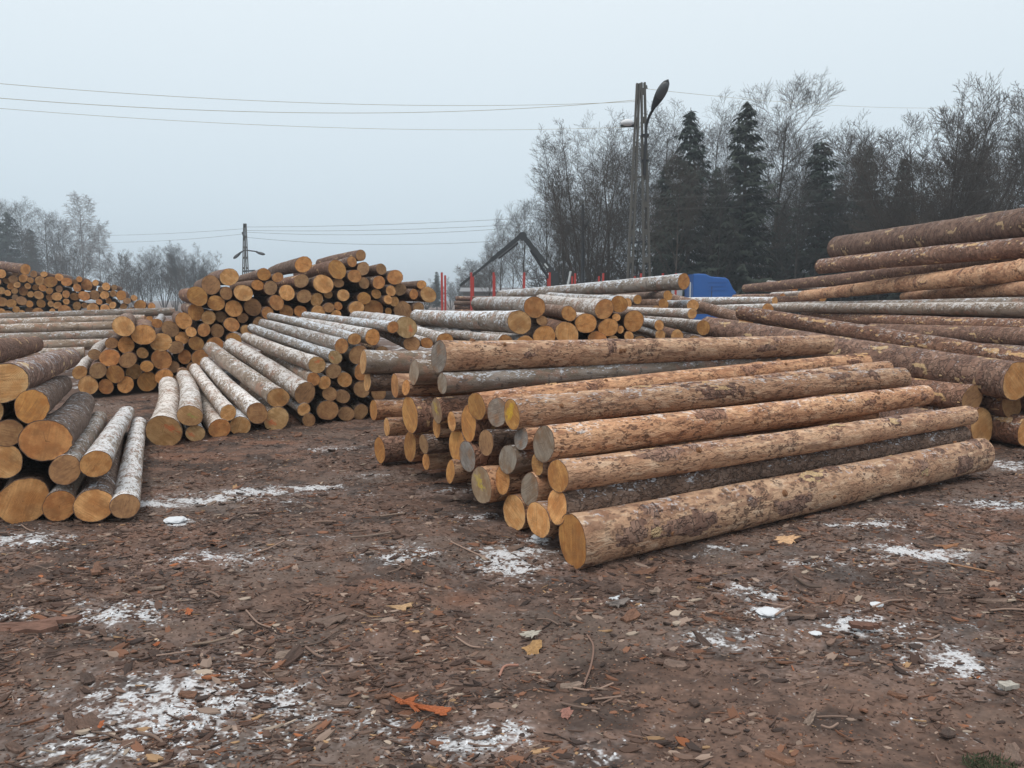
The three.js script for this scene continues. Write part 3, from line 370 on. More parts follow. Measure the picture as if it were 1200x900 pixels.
function buildLog(l, i) {
  const r = rand(1000 + i * 17), axis = l.p1.clone().sub(l.p0), L = axis.length(); axis.divideScalar(L);
  const side = V().crossVectors(axis, V(0, 1, 0)).normalize(), up = V().crossVectors(side, axis).normalize();
  const nR = [10, 14, 20, 30, 40][l.seg + 1], nL = Math.max(3, Math.round(L * [1.2, 2, 5, 9, 9][l.seg + 1]));
  const base = V(l.p0.x, Math.max(0, l.p0.y - l.r0), l.p0.z);
  const o = thing(KINDNAME[l.kind], l.label, l.cat, l.group, base);
  const s0 = r() * 100, bend = (l.bend ?? 0.015 + r() * 0.045) * (r() < 0.5 ? -1 : 1), bendA = r() * 6.28, ecc = 0.04 + r() * 0.05, eccA = r() * 3.14;
  const tilt = [(l.tilt ?? (r() - 0.5) * 0.16), (r() - 0.5) * 0.16, (r() - 0.5) * 0.16, (r() - 0.5) * 0.16], knots = []; for (let k = 0; k < L * 2.5; k++) knots.push([r() * 6.283, r() * L, 0.03 + r() * 0.09]);
  const amp = l.kind === 'brown' || l.kind === 'dark' ? 0.06 : 0.055;
  const point = (s, th) => { // s 0..1 along, th from the underside round
    const m = s * L; let q = l.r0 + (l.r1 - l.r0) * s; const cx = Math.sin(th), cy = -Math.cos(th);
    if (l.flare) q *= 1 + l.flare * Math.exp(-m * 3); else q *= 1 + 0.05 * Math.exp(-m * 4);
    let k = 1 + amp * (vf(cx * 1.3 + s0, cy * 1.3 + m * 1.1, 3) - 0.5) * 2 + amp * 0.7 * (vn(cx * 4 + s0, cy * 4 + m * 6, 7) - 0.5) + ecc * Math.cos(2 * (th - eccA));
    if (l.seg > 0) for (const [ka, km, kh] of knots) { const da = Math.atan2(Math.sin(th - ka), Math.cos(th - ka)) * q, dm = m - km, e = (da * da + dm * dm) / 0.0016; if (e < 5) k += kh * Math.exp(-e); }
    const b = Math.sin(s * Math.PI) * bend * Math.min(1, L / 4), t = (s < 0.5 ? (tilt[0] * cx + tilt[1] * cy) * Math.max(0, 1 - m / 0.3) : (tilt[2] * cx + tilt[3] * cy) * Math.max(0, 1 - (L - m) / 0.3)) * q;
    return V().copy(l.p0).addScaledVector(axis, m + t).addScaledVector(side, cx * q * k + b * Math.cos(bendA)).addScaledVector(up, cy * q * k + b * Math.sin(bendA) * 0.4).sub(base);
  };
  const tone = 0.78 + r() * 0.38, warm = (r() - 0.5) * 0.16, tc = [tone * (1 + warm), tone, tone * (1 - warm)];
  const pos = [], uv = [], col = [], idx = [], v0 = r(), du = 0;
  for (let j = 0; j <= nL; j++) for (let k = 0; k <= nR; k++) { const s = j / nL, p = point(s, k / nR * Math.PI * 2); pos.push(p.x, p.y, p.z); uv.push(k / nR + du, v0 + s * L / 3); col.push(...tc); }
  for (let j = 0; j < nL; j++) for (let k = 0; k < nR; k++) { const a = j * (nR + 1) + k, b = a + nR + 1; idx.push(a, b, a + 1, a + 1, b, b + 1); }
  const g = new THREE.BufferGeometry(); g.setAttribute('position', new THREE.Float32BufferAttribute(pos, 3)); g.setAttribute('uv', new THREE.Float32BufferAttribute(uv, 2)); g.setAttribute('color', new THREE.Float32BufferAttribute(col, 3)); g.setIndex(idx); g.computeVertexNormals();
  const nrm = g.attributes.normal; for (let j = 0; j <= nL; j++) { const a = j * (nR + 1), b = a + nR; const n = V(nrm.getX(a) + nrm.getX(b), nrm.getY(a) + nrm.getY(b), nrm.getZ(a) + nrm.getZ(b)).normalize(); nrm.setXYZ(a, n.x, n.y, n.z); nrm.setXYZ(b, n.x, n.y, n.z); }
  const bm = BARK[l.kind]; part(l.kind === 'peeled' ? 'stem' : 'bark', g, bm[(l.mi ?? Math.floor(r() * bm.length)) % bm.length], o);
  if (l.seg === 2 && l.kind === 'peeled') {
    const many = Math.round((l.scraps ?? 4 + r() * 16));
    for (let q = 0; q < many; q++) { // a ragged island of bark, a few millimetres proud
      const bp = [], bu = [], bc = [], bi = [];
      const tc2 = 1.2 + r() * 3.9, mc = (0.03 + 0.94 * r()) * L, dt = 0.25 + r() * 0.5, dm = 0.05 + r() * r() * 0.3, nt = 7, nm = 12, sd = r() * 50, b0 = bp.length / 3, lift = 0.004 + r() * 0.004;
      const keep = (x, y) => Math.hypot(x, y) + (vf(x * 2.2 + sd, y * 2.2, 5) - 0.5) * 1.5;
      for (let j = 0; j <= nm; j++) for (let k = 0; k <= nt; k++) { const x = k / nt * 2 - 1, y = j / nm * 2 - 1, e = keep(x, y), m = Math.min(L * 0.998, Math.max(0.002 * L, mc + y * dm)), pt = point(m / L, tc2 + x * dt), cx = point(m / L, tc2 + x * dt + Math.PI), d = pt.clone().sub(cx).normalize(); pt.addScaledVector(d, e < 0.85 ? lift : -0.004); bp.push(pt.x, pt.y, pt.z); bu.push((tc2 + x * dt) / 6.283, v0 + m / 3); bc.push(tc[0], tc[1], tc[2]); }
      for (let j = 0; j < nm; j++) for (let k = 0; k < nt; k++) { const A = b0 + j * (nt + 1) + k, B = A + nt + 1; bi.push(A, B, A + 1, A + 1, B, B + 1); }
      const pg = new THREE.BufferGeometry(); pg.setAttribute('position', new THREE.Float32BufferAttribute(bp, 3)); pg.setAttribute('uv', new THREE.Float32BufferAttribute(bu, 2)); pg.setAttribute('color', new THREE.Float32BufferAttribute(bc, 3)); pg.setIndex(bi); pg.computeVertexNormals(); part('bark_patch', pg, BARK.brown[0], o);
    }
    for (let q = 0; q < 5; q++) { const th = 1 + r() * 4.2, m = (0.05 + 0.9 * r()), pt = point(m, th), d = pt.clone().sub(point(m, th + Math.PI)).normalize(), kr = 0.012 + r() * 0.012; part('knot', rod(pt.clone().addScaledVector(d, -0.02), pt.clone().addScaledVector(d, 0.006 + r() * 0.012).addScaledVector(axis, 0.01), kr * 1.5, kr, 7), KNOT, o); }
  }
  for (const s of [0, 1]) {
    const p = [], u = [], c = [], id = [], ctr = V(), ring = []; for (let k = 0; k < nR; k++) { const q = point(s, k / nR * Math.PI * 2); ring.push(q); ctr.add(q); } ctr.divideScalar(nR);
    const rot = r() * 6.28, ft = 0.85 + r() * 0.3, fw = 1 + (r() - 0.5) * 0.12; p.push(ctr.x, ctr.y, ctr.z); u.push(0.5, 0.5); c.push(ft * fw, ft, ft / fw);
    for (let k = 0; k < nR; k++) { const q = ring[k], t = k / nR * Math.PI * 2 + rot; p.push(q.x, q.y, q.z); u.push(0.5 + 0.49 * Math.cos(t), 0.5 + 0.49 * Math.sin(t)); c.push(ft * fw, ft, ft / fw); id.push(0, ...(s ? [1 + k, 1 + (k + 1) % nR] : [1 + (k + 1) % nR, 1 + k])); }
    const fg = new THREE.BufferGeometry(); fg.setAttribute('position', new THREE.Float32BufferAttribute(p, 3)); fg.setAttribute('uv', new THREE.Float32BufferAttribute(u, 2)); fg.setAttribute('color', new THREE.Float32BufferAttribute(c, 3)); fg.setIndex(id); fg.computeVertexNormals();
    const fm = FACE[s ? 'dim' : l.face]; part('cut_face', fg, fm[Math.floor(r() * fm.length)], o);
  }
}
const KNOT = std({ color: lin(0.2, 0.095, 0.045) });
LOGS.forEach(buildLog);
console.log('logs', LOGS.length);

// ------------------------------------------------------------------ trees
class Wood { // collects tapering branches
  constructor() { this.p = []; this.i = []; }
  tube(pts, rs, n) {
    const base = this.p.length / 3, a = V(), b = V(), t = V();
    for (let j = 0; j < pts.length; j++) {
      t.subVectors(pts[Math.min(j + 1, pts.length - 1)], pts[Math.max(j - 1, 0)]).normalize(); a.crossVectors(t, Math.abs(t.y) > 0.9 ? V(1, 0, 0) : V(0, 1, 0)).normalize(); b.crossVectors(t, a);
      for (let k = 0; k < n; k++) { const w = k / n * 6.2832, c = Math.cos(w) * rs[j], s = Math.sin(w) * rs[j]; this.p.push(pts[j].x + a.x * c + b.x * s, pts[j].y + a.y * c + b.y * s, pts[j].z + a.z * c + b.z * s); }
    }
    for (let j = 0; j < pts.length - 1; j++) for (let k = 0; k < n; k++) { const q = base + j * n + k, w = base + j * n + (k + 1) % n; this.i.push(q, w, q + n, w, w + n, q + n); }
  }
  geo() { const g = new THREE.BufferGeometry(); g.setAttribute('position', new THREE.Float32BufferAttribute(this.p, 3)); g.setIndex(this.i); g.computeVertexNormals(); return g; }
}
function bareTree(seed, o) {
  const r = rand(seed), trunk = new Wood(), crown = new Wood();
  const grow = (p, d, len, rad, lv) => {
    const n = lv === 0 ? 9 : lv === 1 ? 5 : lv === 2 ? 3 : 2, pts = [p.clone()], rs = [rad], dir = d.clone(), q = p.clone();
    for (let i = 1; i <= n; i++) {
      dir.add(V((r() - 0.5), (r() - 0.5) * 0.6, (r() - 0.5)).multiplyScalar(lv === 0 ? o.wob ?? 0.1 : lv < 3 ? 0.26 : 0.16)); dir.y += lv === 0 ? 0.03 : (lv < 3 ? o.lift : o.droop ?? o.lift * 0.6); dir.normalize();
      q.addScaledVector(dir, len / n); pts.push(q.clone()); rs.push(Math.max(0.009 * (o.fine ?? 1), rad * (1 - i / n * (lv === 0 ? 0.88 : 0.75))));
    }
    (lv === 0 ? trunk : crown).tube(lv === 4 ? [pts[0], pts[2]] : pts, lv === 4 ? [rs[0], rs[2]] : rs, lv === 0 ? 7 : lv === 1 ? 4 : 3);
    if (lv >= 4) return;
    const kids = o.kids[lv]; if (!kids) return;
    for (let k = 0; k < kids; k++) {
      const t = lv === 0 ? o.clear + (1 - o.clear) * Math.pow((k + r() * 0.9) / kids, 0.85) : 0.2 + 0.8 * (k + r()) / kids, f = Math.min(n - 0.001, t * n), j = Math.floor(f), pp = pts[j].clone().lerp(pts[j + 1], f - j), pd = pts[j + 1].clone().sub(pts[j]).normalize();
      const az = k * 2.4 + r() * 1.2, ax = V().crossVectors(pd, V(Math.cos(az), 0.2, Math.sin(az))).normalize(), ang = (lv === 0 ? o.ang : o.ang2) * (0.7 + r() * 0.6), nd = pd.clone().applyAxisAngle(ax, ang);
      const l2 = lv === 0 ? o.h * o.reach * (1.05 - 0.62 * t) * (0.7 + r() * 0.6) : len * (lv < 2 ? 0.3 + 0.3 * r() : 0.42 + 0.4 * r()) * (1.15 - 0.45 * t);
      grow(pp, nd, l2, Math.max(0.0115 * (o.fine ?? 1), rs[j] * (lv === 0 ? 0.42 : 0.5)), lv + 1);
    }
  };
  if (o.stems) for (let s = 0; s < o.stems; s++) { const a = s * 2.4 + r(), k = 0.06 + (o.fan ?? 0.36) * Math.sqrt((s + r()) / o.stems); grow(V(Math.cos(a) * 0.25, 0, Math.sin(a) * 0.25), V(Math.cos(a) * k, 1, Math.sin(a) * k).normalize(), o.h * (0.8 + r() * 0.25) * (1 - 0.1 * k), o.rad * (0.6 + 0.6 * r()), 0); }
  else grow(V(0, -0.2, 0), V((r() - 0.5) * 0.06, 1, (r() - 0.5) * 0.06).normalize(), o.h, o.rad, 0);
  return [trunk.geo(), crown.geo()];
}
function spruceTree(seed, h, w) {
  const r = rand(seed), trunk = new Wood(); trunk.tube([V(0, -0.2, 0), V(0.05, h * 0.5, 0), V(0, h, 0)], [0.24, 0.15, 0.02], 7);
  const p = [], c = V(), leaf = (a, d, len, wd) => { // a spray of needles: a slim bent blade
    const s = V().crossVectors(d, V(0, 1, 0)).normalize().multiplyScalar(wd), e = a.clone().addScaledVector(d, len), m = a.clone().lerp(e, 0.45); m.y += len * 0.05;
    const l = m.clone().add(s), q = m.clone().sub(s); for (const v of [a, l, q, l, e, q]) p.push(v.x, v.y, v.z);
  };
  const n = Math.round(h * 4.4);
  for (let i = 0; i < n; i++) {
    const t = (i + r()) / n, y = h * (0.1 + 0.89 * t), reach = w * Math.pow(1 - t, 0.72) * (0.62 + 0.5 * r()) + 0.12, kids = t > 0.9 ? 4 : 6;
    for (let k = 0; k < kids; k++) {
      if (r() < 0.1) continue;
      const az = r() * 6.283, d = V(Math.cos(az), -0.05 - 0.45 * (1 - t) * r(), Math.sin(az)).normalize(), o = V(0, y + (r() - 0.5) * 0.3, 0), L = reach * (0.5 + r() * 0.45) * (0.5 + 0.95 * vn(Math.cos(az) * 1.6 + seed, Math.sin(az) * 1.6 + y * 0.55, 8)), steps = Math.max(2, Math.round(L / 0.3));
      for (let j = 1; j <= steps; j++) {
        c.copy(o).addScaledVector(d, L * j / steps); c.y += 0.14 * L * (j / steps) * (j / steps);
        for (let m = 0; m < 6; m++) { const a2 = az + (r() - 0.5) * 2.6, dd = V(Math.cos(a2), -0.3 - r() * 0.9, Math.sin(a2)).normalize(); leaf(c.clone().add(V((r() - 0.5) * 0.1, (r() - 0.5) * 0.1, (r() - 0.5) * 0.1)), dd, 0.3 + r() * 0.4, 0.05 + r() * 0.06); }
      }
    }
  }
  const g = new THREE.BufferGeometry(); g.setAttribute('position', new THREE.Float32BufferAttribute(p, 3)); g.computeVertexNormals();
  return [trunk.geo(), g];
}
const M = {
  treeBark: std({ color: lin(0.042, 0.036, 0.031) }), treeBark2: std({ color: lin(0.06, 0.046, 0.036) }), birch: std({ color: lin(0.22, 0.2, 0.19) }), needle: std({ color: lin(0.026, 0.04, 0.03) }), needle2: std({ color: lin(0.032, 0.042, 0.03) }),
};
const PROTO = {
  tall: [1, 2, 3].map((s) => bareTree(60 + s, { h: 18, rad: 0.2, clear: 0.24, reach: 0.4, ang: 0.72, ang2: 0.7, lift: 0.07, fine: 0.85, kids: [22, 8, 6, 3] })),
  open: [bareTree(80, { h: 19, rad: 0.26, clear: 0.3, reach: 0.44, ang: 0.8, ang2: 0.7, lift: 0.07, fine: 0.9, kids: [18, 9, 7, 5], wob: 0.16 })],
  broom: [bareTree(92, { h: 16, rad: 0.14, stems: 15, fan: 0.75, clear: 0.2, reach: 0.26, ang: 0.5, ang2: 0.65, lift: 0.06, fine: 0.85, kids: [10, 6, 5, 3] }), bareTree(95, { h: 16, rad: 0.13, stems: 8, fan: 0.45, clear: 0.2, reach: 0.28, ang: 0.55, ang2: 0.68, lift: 0.06, fine: 0.85, kids: [12, 6, 5, 3] })],
  dome: [bareTree(97, { h: 16, rad: 0.16, stems: 15, fan: 0.62, clear: 0.12, reach: 0.3, ang: 0.55, ang2: 0.62, lift: 0.06, kids: [14, 8, 6, 3], fine: 0.9 })],
  bush: [101, 102].map((s) => bareTree(s, { h: 6, rad: 0.05, stems: 8, clear: 0.12, reach: 0.34, ang: 0.65, ang2: 0.7, lift: 0.04, kids: [8, 6, 4] })),
  birch: [bareTree(120, { h: 13, rad: 0.13, clear: 0.25, reach: 0.3, ang: 0.7, ang2: 0.6, lift: 0.06, droop: -0.25, kids: [20, 8, 5, 4] })],
  spruce: [spruceTree(130, 18, 4.3), spruceTree(131, 18, 4.0), spruceTree(132, 14, 3.9)],
};
const TN = { tall: 'bare_tree', open: 'bare_tree', broom: 'bare_tree', dome: 'bare_tree', bush: 'bare_shrub', birch: 'birch_tree', spruce: 'spruce_tree' };
const tr = rand(5151);
function tree(kind, px, topY, depth, label, group, o = {}) {
  const vi = (o.v ?? Math.floor(tr() * 9)) % PROTO[kind].length, [tg, cg] = PROTO[kind][vi], x = at(px, 350, depth).x, y0 = far(-depth), top = at(px, topY, depth).y - y0, full = Math.max(...[tg, cg].map((g) => { g.computeBoundingBox(); return g.boundingBox.max.y; })), k = top / full;
  const t = thing(TN[kind], label, kind === 'bush' ? 'shrub' : 'tree', group, V(x, y0, -depth)); t.rotation.y = o.turn ?? tr() * 6.28; t.scale.set(k * (o.w ?? 1), k, k * (o.w ?? 1));
  const bark = kind === 'birch' ? M.birch : tr() < 0.5 ? M.treeBark : M.treeBark2;
  part(kind === 'bush' ? 'stem' : 'trunk', tg, bark, t); part('crown', cg, kind === 'spruce' ? (vi % 2 ? M.needle2 : M.needle) : bark, t);
}
{
  const WHERE = (x) => x < 660 ? 'behind the trailer' : x < 800 ? 'behind the lattice lamp post' : x < 905 ? 'behind the blue cab' : x < 1040 ? 'behind the open end of the high stack' : 'above the thick trunks of the high stack';
  const GS = 'spruces of the wood', GB = 'bare trees of the wood', GU = 'bare shrubs along the foot of the wood';
  for (const [x, y, d, w, v, lb] of [[804, 126, 58, 1.1, 0, 'dark spruce just past the lamp head of the lattice post'], [868, 119, 56, 1.25, 1, 'tallest dark spruce, its dense crown rising behind the blue cab'], [955, 163, 58, 1.35, 0, 'dark spruce behind the left end of the topmost trunk'], [1010, 172, 60, 1.1, 1], [1051, 183, 60, 1.0, 0], [836, 195, 62, 1.1, 1], [778, 190, 62, 1.0, 1], [915, 235, 74, 1.2, 2], [1085, 235, 72, 1.1, 2], [980, 215, 74, 1.1, 2]])
    tree('spruce', x, y, d, lb ?? (v === 2 ? 'low ' : 'tall ') + 'dark spruce among bare trees ' + WHERE(x), lb ? undefined : GS, { w, v });
  tree('open', 903, 80, 61, 'tall spreading bare tree rising highest between two dark spruces', undefined, { turn: 2.1, w: 1.0 });
  tree('dome', 1095, 74, 50, 'broad bare tree of many upright stems fanning above the high stack', undefined, { v: 0, turn: 1.0, w: 1.0 });
  tree('broom', 690, 142, 60, 'bushy bare tree of upright stems behind the lattice lamp post', undefined, { v: 1, turn: 0.3, w: 0.9 });
  for (const [x, y, d, k] of [[585, 245, 70, 'tall'], [612, 224, 68, 'tall'], [642, 196, 66, 'tall'], [662, 188, 62, 'tall'], [712, 128, 66, 'tall'], [735, 140, 62, 'tall'], [752, 132, 72, 'tall'], [775, 118, 70, 'tall'], [830, 106, 72, 'tall'], [845, 120, 78, 'tall'], [930, 150, 70, 'tall'], [985, 140, 72, 'tall'], [1000, 158, 64, 'tall'], [1022, 128, 70, 'tall'], [1205, 90, 60, 'tall'], [1235, 100, 62, 'broom'], [1150, 150, 78, 'tall'], [800, 150, 78, 'tall'], [890, 150, 76, 'tall'], [690, 175, 74, 'tall'], [600, 258, 76, 'tall'], [572, 275, 74, 'tall']])
    tree(k, x, y, d, (k === 'broom' ? 'many-stemmed' : 'single-trunked') + (y < 150 ? ' tall' : ' lower') + ' leafless tree ' + WHERE(x), GB, { w: 0.85 + tr() * 0.3 });
  for (let i = 0; i < 20; i++) { const x = 640 + i * 29 + tr() * 18; tree('tall', x, (x < 1000 ? 262 - (x - 560) * 0.14 : 235) - tr() * 30, 80 + tr() * 14, 'hazier leafless tree deep in the wood ' + WHERE(x), GB, { w: 1.1 }); }
  for (const [x, y, d] of [[790, 165, 54], [842, 175, 54], [930, 190, 54], [985, 200, 55], [1030, 190, 54]]) tree('tall', x, y, d, 'thin bare tree standing before the dark spruces ' + WHERE(x), GB, { w: 0.8 });
  for (let i = 0; i < 34; i++) { const x = 640 + i * 17 + tr() * 14; tree('bush', x, 306 - tr() * 34, 60 + tr() * 14, 'bare shrub at the foot of the wood ' + WHERE(x), GU, { w: 1.5 }); }
  const GL = 'bare trees behind the far stack';
  for (const [x, y, d, k, lb] of [[14, 248, 92, 'spruce'], [-12, 240, 94, 'spruce'], [40, 268, 96, 'spruce'], [10, 222, 100, 'tall'], [32, 228, 98, 'tall'], [58, 236, 96, 'tall'], [74, 246, 94, 'broom'], [98, 224, 92, 'birch', 'pale birch with fine hanging twigs behind the far stack'], [118, 262, 96, 'birch'], [85, 280, 92, 'bush'], [135, 290, 100, 'bush'], [60, 290, 92, 'bush'], [30, 292, 92, 'bush'], [5, 290, 92, 'bush']])
    tree(k, x, y, d * 1.7, lb ?? (k === 'spruce' ? 'grey-green spruce behind the far stack' : k === 'bush' ? 'bare shrub growing behind the far stack' : k === 'birch' ? 'lower pale birch beside the tallest birch behind the far stack' : k === 'broom' ? 'many-stemmed bare tree beside the birch behind the far stack' : 'single-trunked bare tree behind the far stack'), lb ? undefined : GL, { w: k === 'spruce' ? 1.3 : 1 });
  for (const [x, y, d, k] of [[160, 292, 84, 'broom'], [178, 286, 86, 'tall'], [192, 284, 86, 'broom'], [205, 281, 86, 'tall'], [218, 284, 88, 'broom'], [232, 292, 88, 'broom'], [242, 302, 90, 'bush'], [150, 305, 86, 'bush'], [172, 310, 84, 'bush'], [205, 308, 84, 'bush']])
    tree(k, x, y, d * 1.6, (k === 'broom' ? 'many-stemmed' : k === 'bush' ? 'low shrubby' : 'thin single-stemmed') + ' bare tree between the far stack and tall stack', 'thin bare trees between the two stacks', { w: 0.9 });
  for (const [x, y, d] of [[500, 326, 150], [512, 318, 150], [528, 328, 155], [545, 322, 150], [556, 308, 120], [568, 300, 110], [488, 332, 160], [540, 332, 160]]) tree(y === 318 ? 'spruce' : 'broom', x, y, d, 'small hazy tree far beyond the end of the trailer', 'hazy trees far beyond the trailer', { w: 1.2 });
}
console.log('trees done');

// ------------------------------------------------------------------ posts, lamps, wires
const concrete = std({ map: colourTex(256, 256, (u, v) => { const k = 0.8 + 0.4 * tf(u, v, 12, 12, 5); return [0.1 * k, 0.097 * k, 0.09 * k]; }).map, roughness: 0.95 }), darkMetal = std({ color: lin(0.03, 0.032, 0.036), roughness: 0.5, metalness: 0.3 }), lampGlass = std({ color: lin(0.07, 0.075, 0.08), roughness: 0.3 });
function ladderLeg(a, b, w0, w1, parent) { // a concrete leg of two chords with rungs, open between them
  const d = b.clone().sub(a), side = V(1, 0, 0).addScaledVector(d.clone().normalize(), -d.clone().normalize().x).normalize(), L = d.length(), leg = new THREE.Group(); leg.name = 'leg'; parent.add(leg);
  for (const s of [-1, 1]) part('chord', bar(a.clone().addScaledVector(side, s * w0 / 2), b.clone().addScaledVector(side, s * w1 / 2), 0.065, 0.14), concrete, leg);
  const n = Math.round(L / 1.0); for (let i = 0; i <= n; i++) { const t = (i + 0.3) / (n + 0.6), m = a.clone().lerp(b, t), w = (w0 + (w1 - w0) * t) / 2; part('rung', bar(m.clone().addScaledVector(side, -w), m.clone().addScaledVector(side, w), 0.2, 0.1), concrete, leg); }
}
function lampHead(c, along, len, wid, parent, name = 'lamp_head') { // a cobra-head luminaire: tapering shell with a glass bowl under it
  const pts = []; for (let i = 0; i <= 10; i++) { const t = i / 10; pts.push(new THREE.Vector2(wid / 2 * Math.pow(Math.sin(Math.PI * Math.min(1, 0.06 + t * 0.94)), 0.6) * (0.5 + 0.5 * t), (t - 0.5) * len)); }
  const q = new THREE.Quaternion().setFromUnitVectors(V(0, 1, 0), along.clone().normalize()), shell = new THREE.LatheGeometry(pts, 16); shell.scale(1, 1, 0.5); shell.applyQuaternion(q); shell.translate(c.x, c.y, c.z); const sh = part(name, shell, darkMetal, parent);
  const gl = new THREE.SphereGeometry(1, 16, 10); gl.scale(wid * 0.36, len * 0.27, wid * 0.2); gl.translate(0, len * 0.14, wid * 0.13); gl.applyQuaternion(q); gl.translate(c.x, c.y, c.z); part('glass_bowl', gl, lampGlass, sh);
}
{ // the twin-legged concrete lamp post
  const D = 26, foot = at(748, 406, D), post = thing('lamp_post', 'tall twin-legged concrete lattice post with a cobra-head street lamp', 'lamp post', undefined, V(foot.x, 0, -D)), l = (x, y, dz = 0) => at(x, y, D + dz).sub(post.position);
  const a0 = l(734.5, 404, 0.0), b0 = l(759.5, 404, 0.0); a0.y = b0.y = -0.1;
  ladderLeg(a0, l(748, 98), 0.18, 0.08, post); ladderLeg(b0, l(753.5, 97), 0.24, 0.1, post);
  part('crossbar', bar(l(737, 285), l(757, 283), 0.07, 0.09), darkMetal, post); part('crossbar', bar(l(741, 208), l(756, 207), 0.06, 0.08), concrete, post);
  const arm = new THREE.CatmullRomCurve3([l(755, 205, -0.1), l(756.5, 165, -0.12), l(758, 145, -0.15), l(763, 132, -0.3), l(767, 126, -0.4)]); part('lamp_arm', new THREE.TubeGeometry(arm, 20, 0.045, 8), darkMetal, post);
  lampHead(l(773.5, 111, -0.6), V(0.42, 0.82, 0.35), 1.04, 0.44, post);
  for (const y of [160, 190]) part('clamp', box(l(751, y).x, l(751, y).y, 0.1, l(760, y).x, l(751, y).y + 0.07, -0.16), darkMetal, post);
  part('bracket', bar(l(727, 148), l(746, 147), 0.08, 0.08), darkMetal, post); const ins = new THREE.SphereGeometry(0.17, 12, 8); ins.scale(1.3, 0.7, 1); const ip = l(735, 144); ins.translate(ip.x, ip.y, ip.z); part('snow_cap', ins, std({ color: lin(0.7, 0.71, 0.73) }), post);
  for (const [x, y] of [[746, 119], [746, 122], [757, 104]]) part('insulator', rod(l(x, y, 0.1), l(x, y - 4, 0.1), 0.06, 0.04), lampGlass, post);
}
{ // the farther post above the tall stack
  const D = 74, foot = at(287, 373, D), post = thing('lamp_post', 'slender far lattice post with two lamp arms above the tall stack', 'lamp post', undefined, V(foot.x, far(-D), -D)), l = (x, y) => at(x, y, D).sub(post.position);
  const a0 = l(284, 360), b0 = l(291.5, 360); a0.y = b0.y = -0.1; ladderLeg(a0, l(286.3, 262), 0.25, 0.12, post); ladderLeg(b0, l(287.6, 262), 0.25, 0.12, post);
  part('lamp_arm', rod(l(287, 293), l(280, 297), 0.07), darkMetal, post); part('lamp_arm', rod(l(287, 293), l(302, 295), 0.06), darkMetal, post); lampHead(l(278, 299.5), V(-0.8, -0.6, 0), 1.0, 0.4, post); lampHead(l(305.5, 297), V(1, -0.25, 0), 0.9, 0.36, post);
  part('crossbar', bar(l(284, 272), l(287, 282), 0.12, 0.1), darkMetal, post); part('crossbar', bar(l(284, 318), l(299, 317), 0.15, 0.1), darkMetal, post);
}
{ // a twin-armed street lamp among the trees
  const D = 58, foot = at(683, 378, D), post = thing('street_lamp', 'dark twin-armed street lamp standing before the bare trees', 'street lamp', undefined, V(foot.x, far(-D), -D)), l = (x, y) => at(x, y, D).sub(post.position); const b0 = l(683, 370); b0.y = 0;
  part('pole', rod(b0, l(683, 240), 0.16, 0.11, 10), darkMetal, post); part('lamp_arm', rod(l(683, 272), l(672, 264), 0.06), darkMetal, post); part('lamp_arm', rod(l(683, 272), l(686, 266), 0.06), darkMetal, post); lampHead(l(669, 262), V(-0.8, 0.5, 0), 1.0, 0.4, post); lampHead(l(687, 262), V(0.4, 0.8, 0.3), 0.9, 0.45, post);
}
{ // wires: each hangs in a curve between its posts
  const wire = std({ color: lin(0.4, 0.36, 0.25), roughness: 0.7 }), farWire = std({ color: lin(0.12, 0.12, 0.12) });
  const hang = (pts, r, mat, label, group, t1 = 1) => { // a parabola through three points, carried on to where it leaves the picture
    const [A, B, C] = pts.map((q) => at(...q)), s = [0, A.distanceTo(B) / (A.distanceTo(B) + B.distanceTo(C)), 1], P = [];
    for (let i = 0; i <= 40; i++) { const t = t1 * i / 40, l0 = (t - s[1]) * (t - s[2]) / ((s[0] - s[1]) * (s[0] - s[2])), l1 = (t - s[0]) * (t - s[2]) / ((s[1] - s[0]) * (s[1] - s[2])), l2 = (t - s[0]) * (t - s[1]) / ((s[2] - s[0]) * (s[2] - s[1])); P.push(V(A.x + (C.x - A.x) * t, A.y * l0 + B.y * l1 + C.y * l2, A.z + (C.z - A.z) * t)); }
    const o = A.clone(), g = new THREE.TubeGeometry(new THREE.CatmullRomCurve3(P), 80, r, 5); g.translate(-o.x, -o.y, -o.z); const m = part(numbered('overhead_wire'), g, mat, scene); m.position.copy(o); tag(m, label, 'wire', group);
  };
  const G = 'overhead wires';
  hang([[746, 119, 26], [370, 125, 23], [0, 98, 20]], 0.006, wire, 'uppermost wire from the lattice lamp post across the open sky', G, 1.25); hang([[746, 117, 26], [420, 134.5, 23.2], [0, 115, 20]], 0.007, wire, 'middle wire from the lattice lamp post, sagging across the open sky', G, 1.25); hang([[735, 149, 26], [400, 151, 23], [0, 127, 20]], 0.005, wire, 'lowest wire from the lattice lamp post across the open sky', G, 1.25);
  hang([[757, 104, 26], [860, 118, 30], [1010, 125, 36]], 0.006, wire, 'thin wire from the lattice lamp post towards the wood', G, 3.2);
  for (const [y0, y1, lb] of [[232, 196, 'upper'], [246, 219, 'lower']]) hang([[757, y0, 26], [900, y0 - 3, 25], [1200, y1, 22]], 0.004, farWire, lb + ' faint wire crossing in front of the dark spruces', G, 1.3);
  for (const [a, b, c, lb] of [[266, 265, 257, 'uppermost'], [270, 271, 264, 'second'], [272, 276, 268, 'third'], [278, 287, 282, 'lowest']]) hang([[288, a, 74], [430, b, 70], [590, c, 64]], 0.014, farWire, lb + ' far wire from the slender post towards the wood', G, 1.1);
  for (const [a, b, c, lb] of [[268, 273, 276, 'upper'], [274, 281, 284, 'lower']]) hang([[286, a, 74], [210, b, 78], [110, c, 84]], 0.012, farWire, lb + ' far wire from the slender post over the far stack', G, 1.4);
}
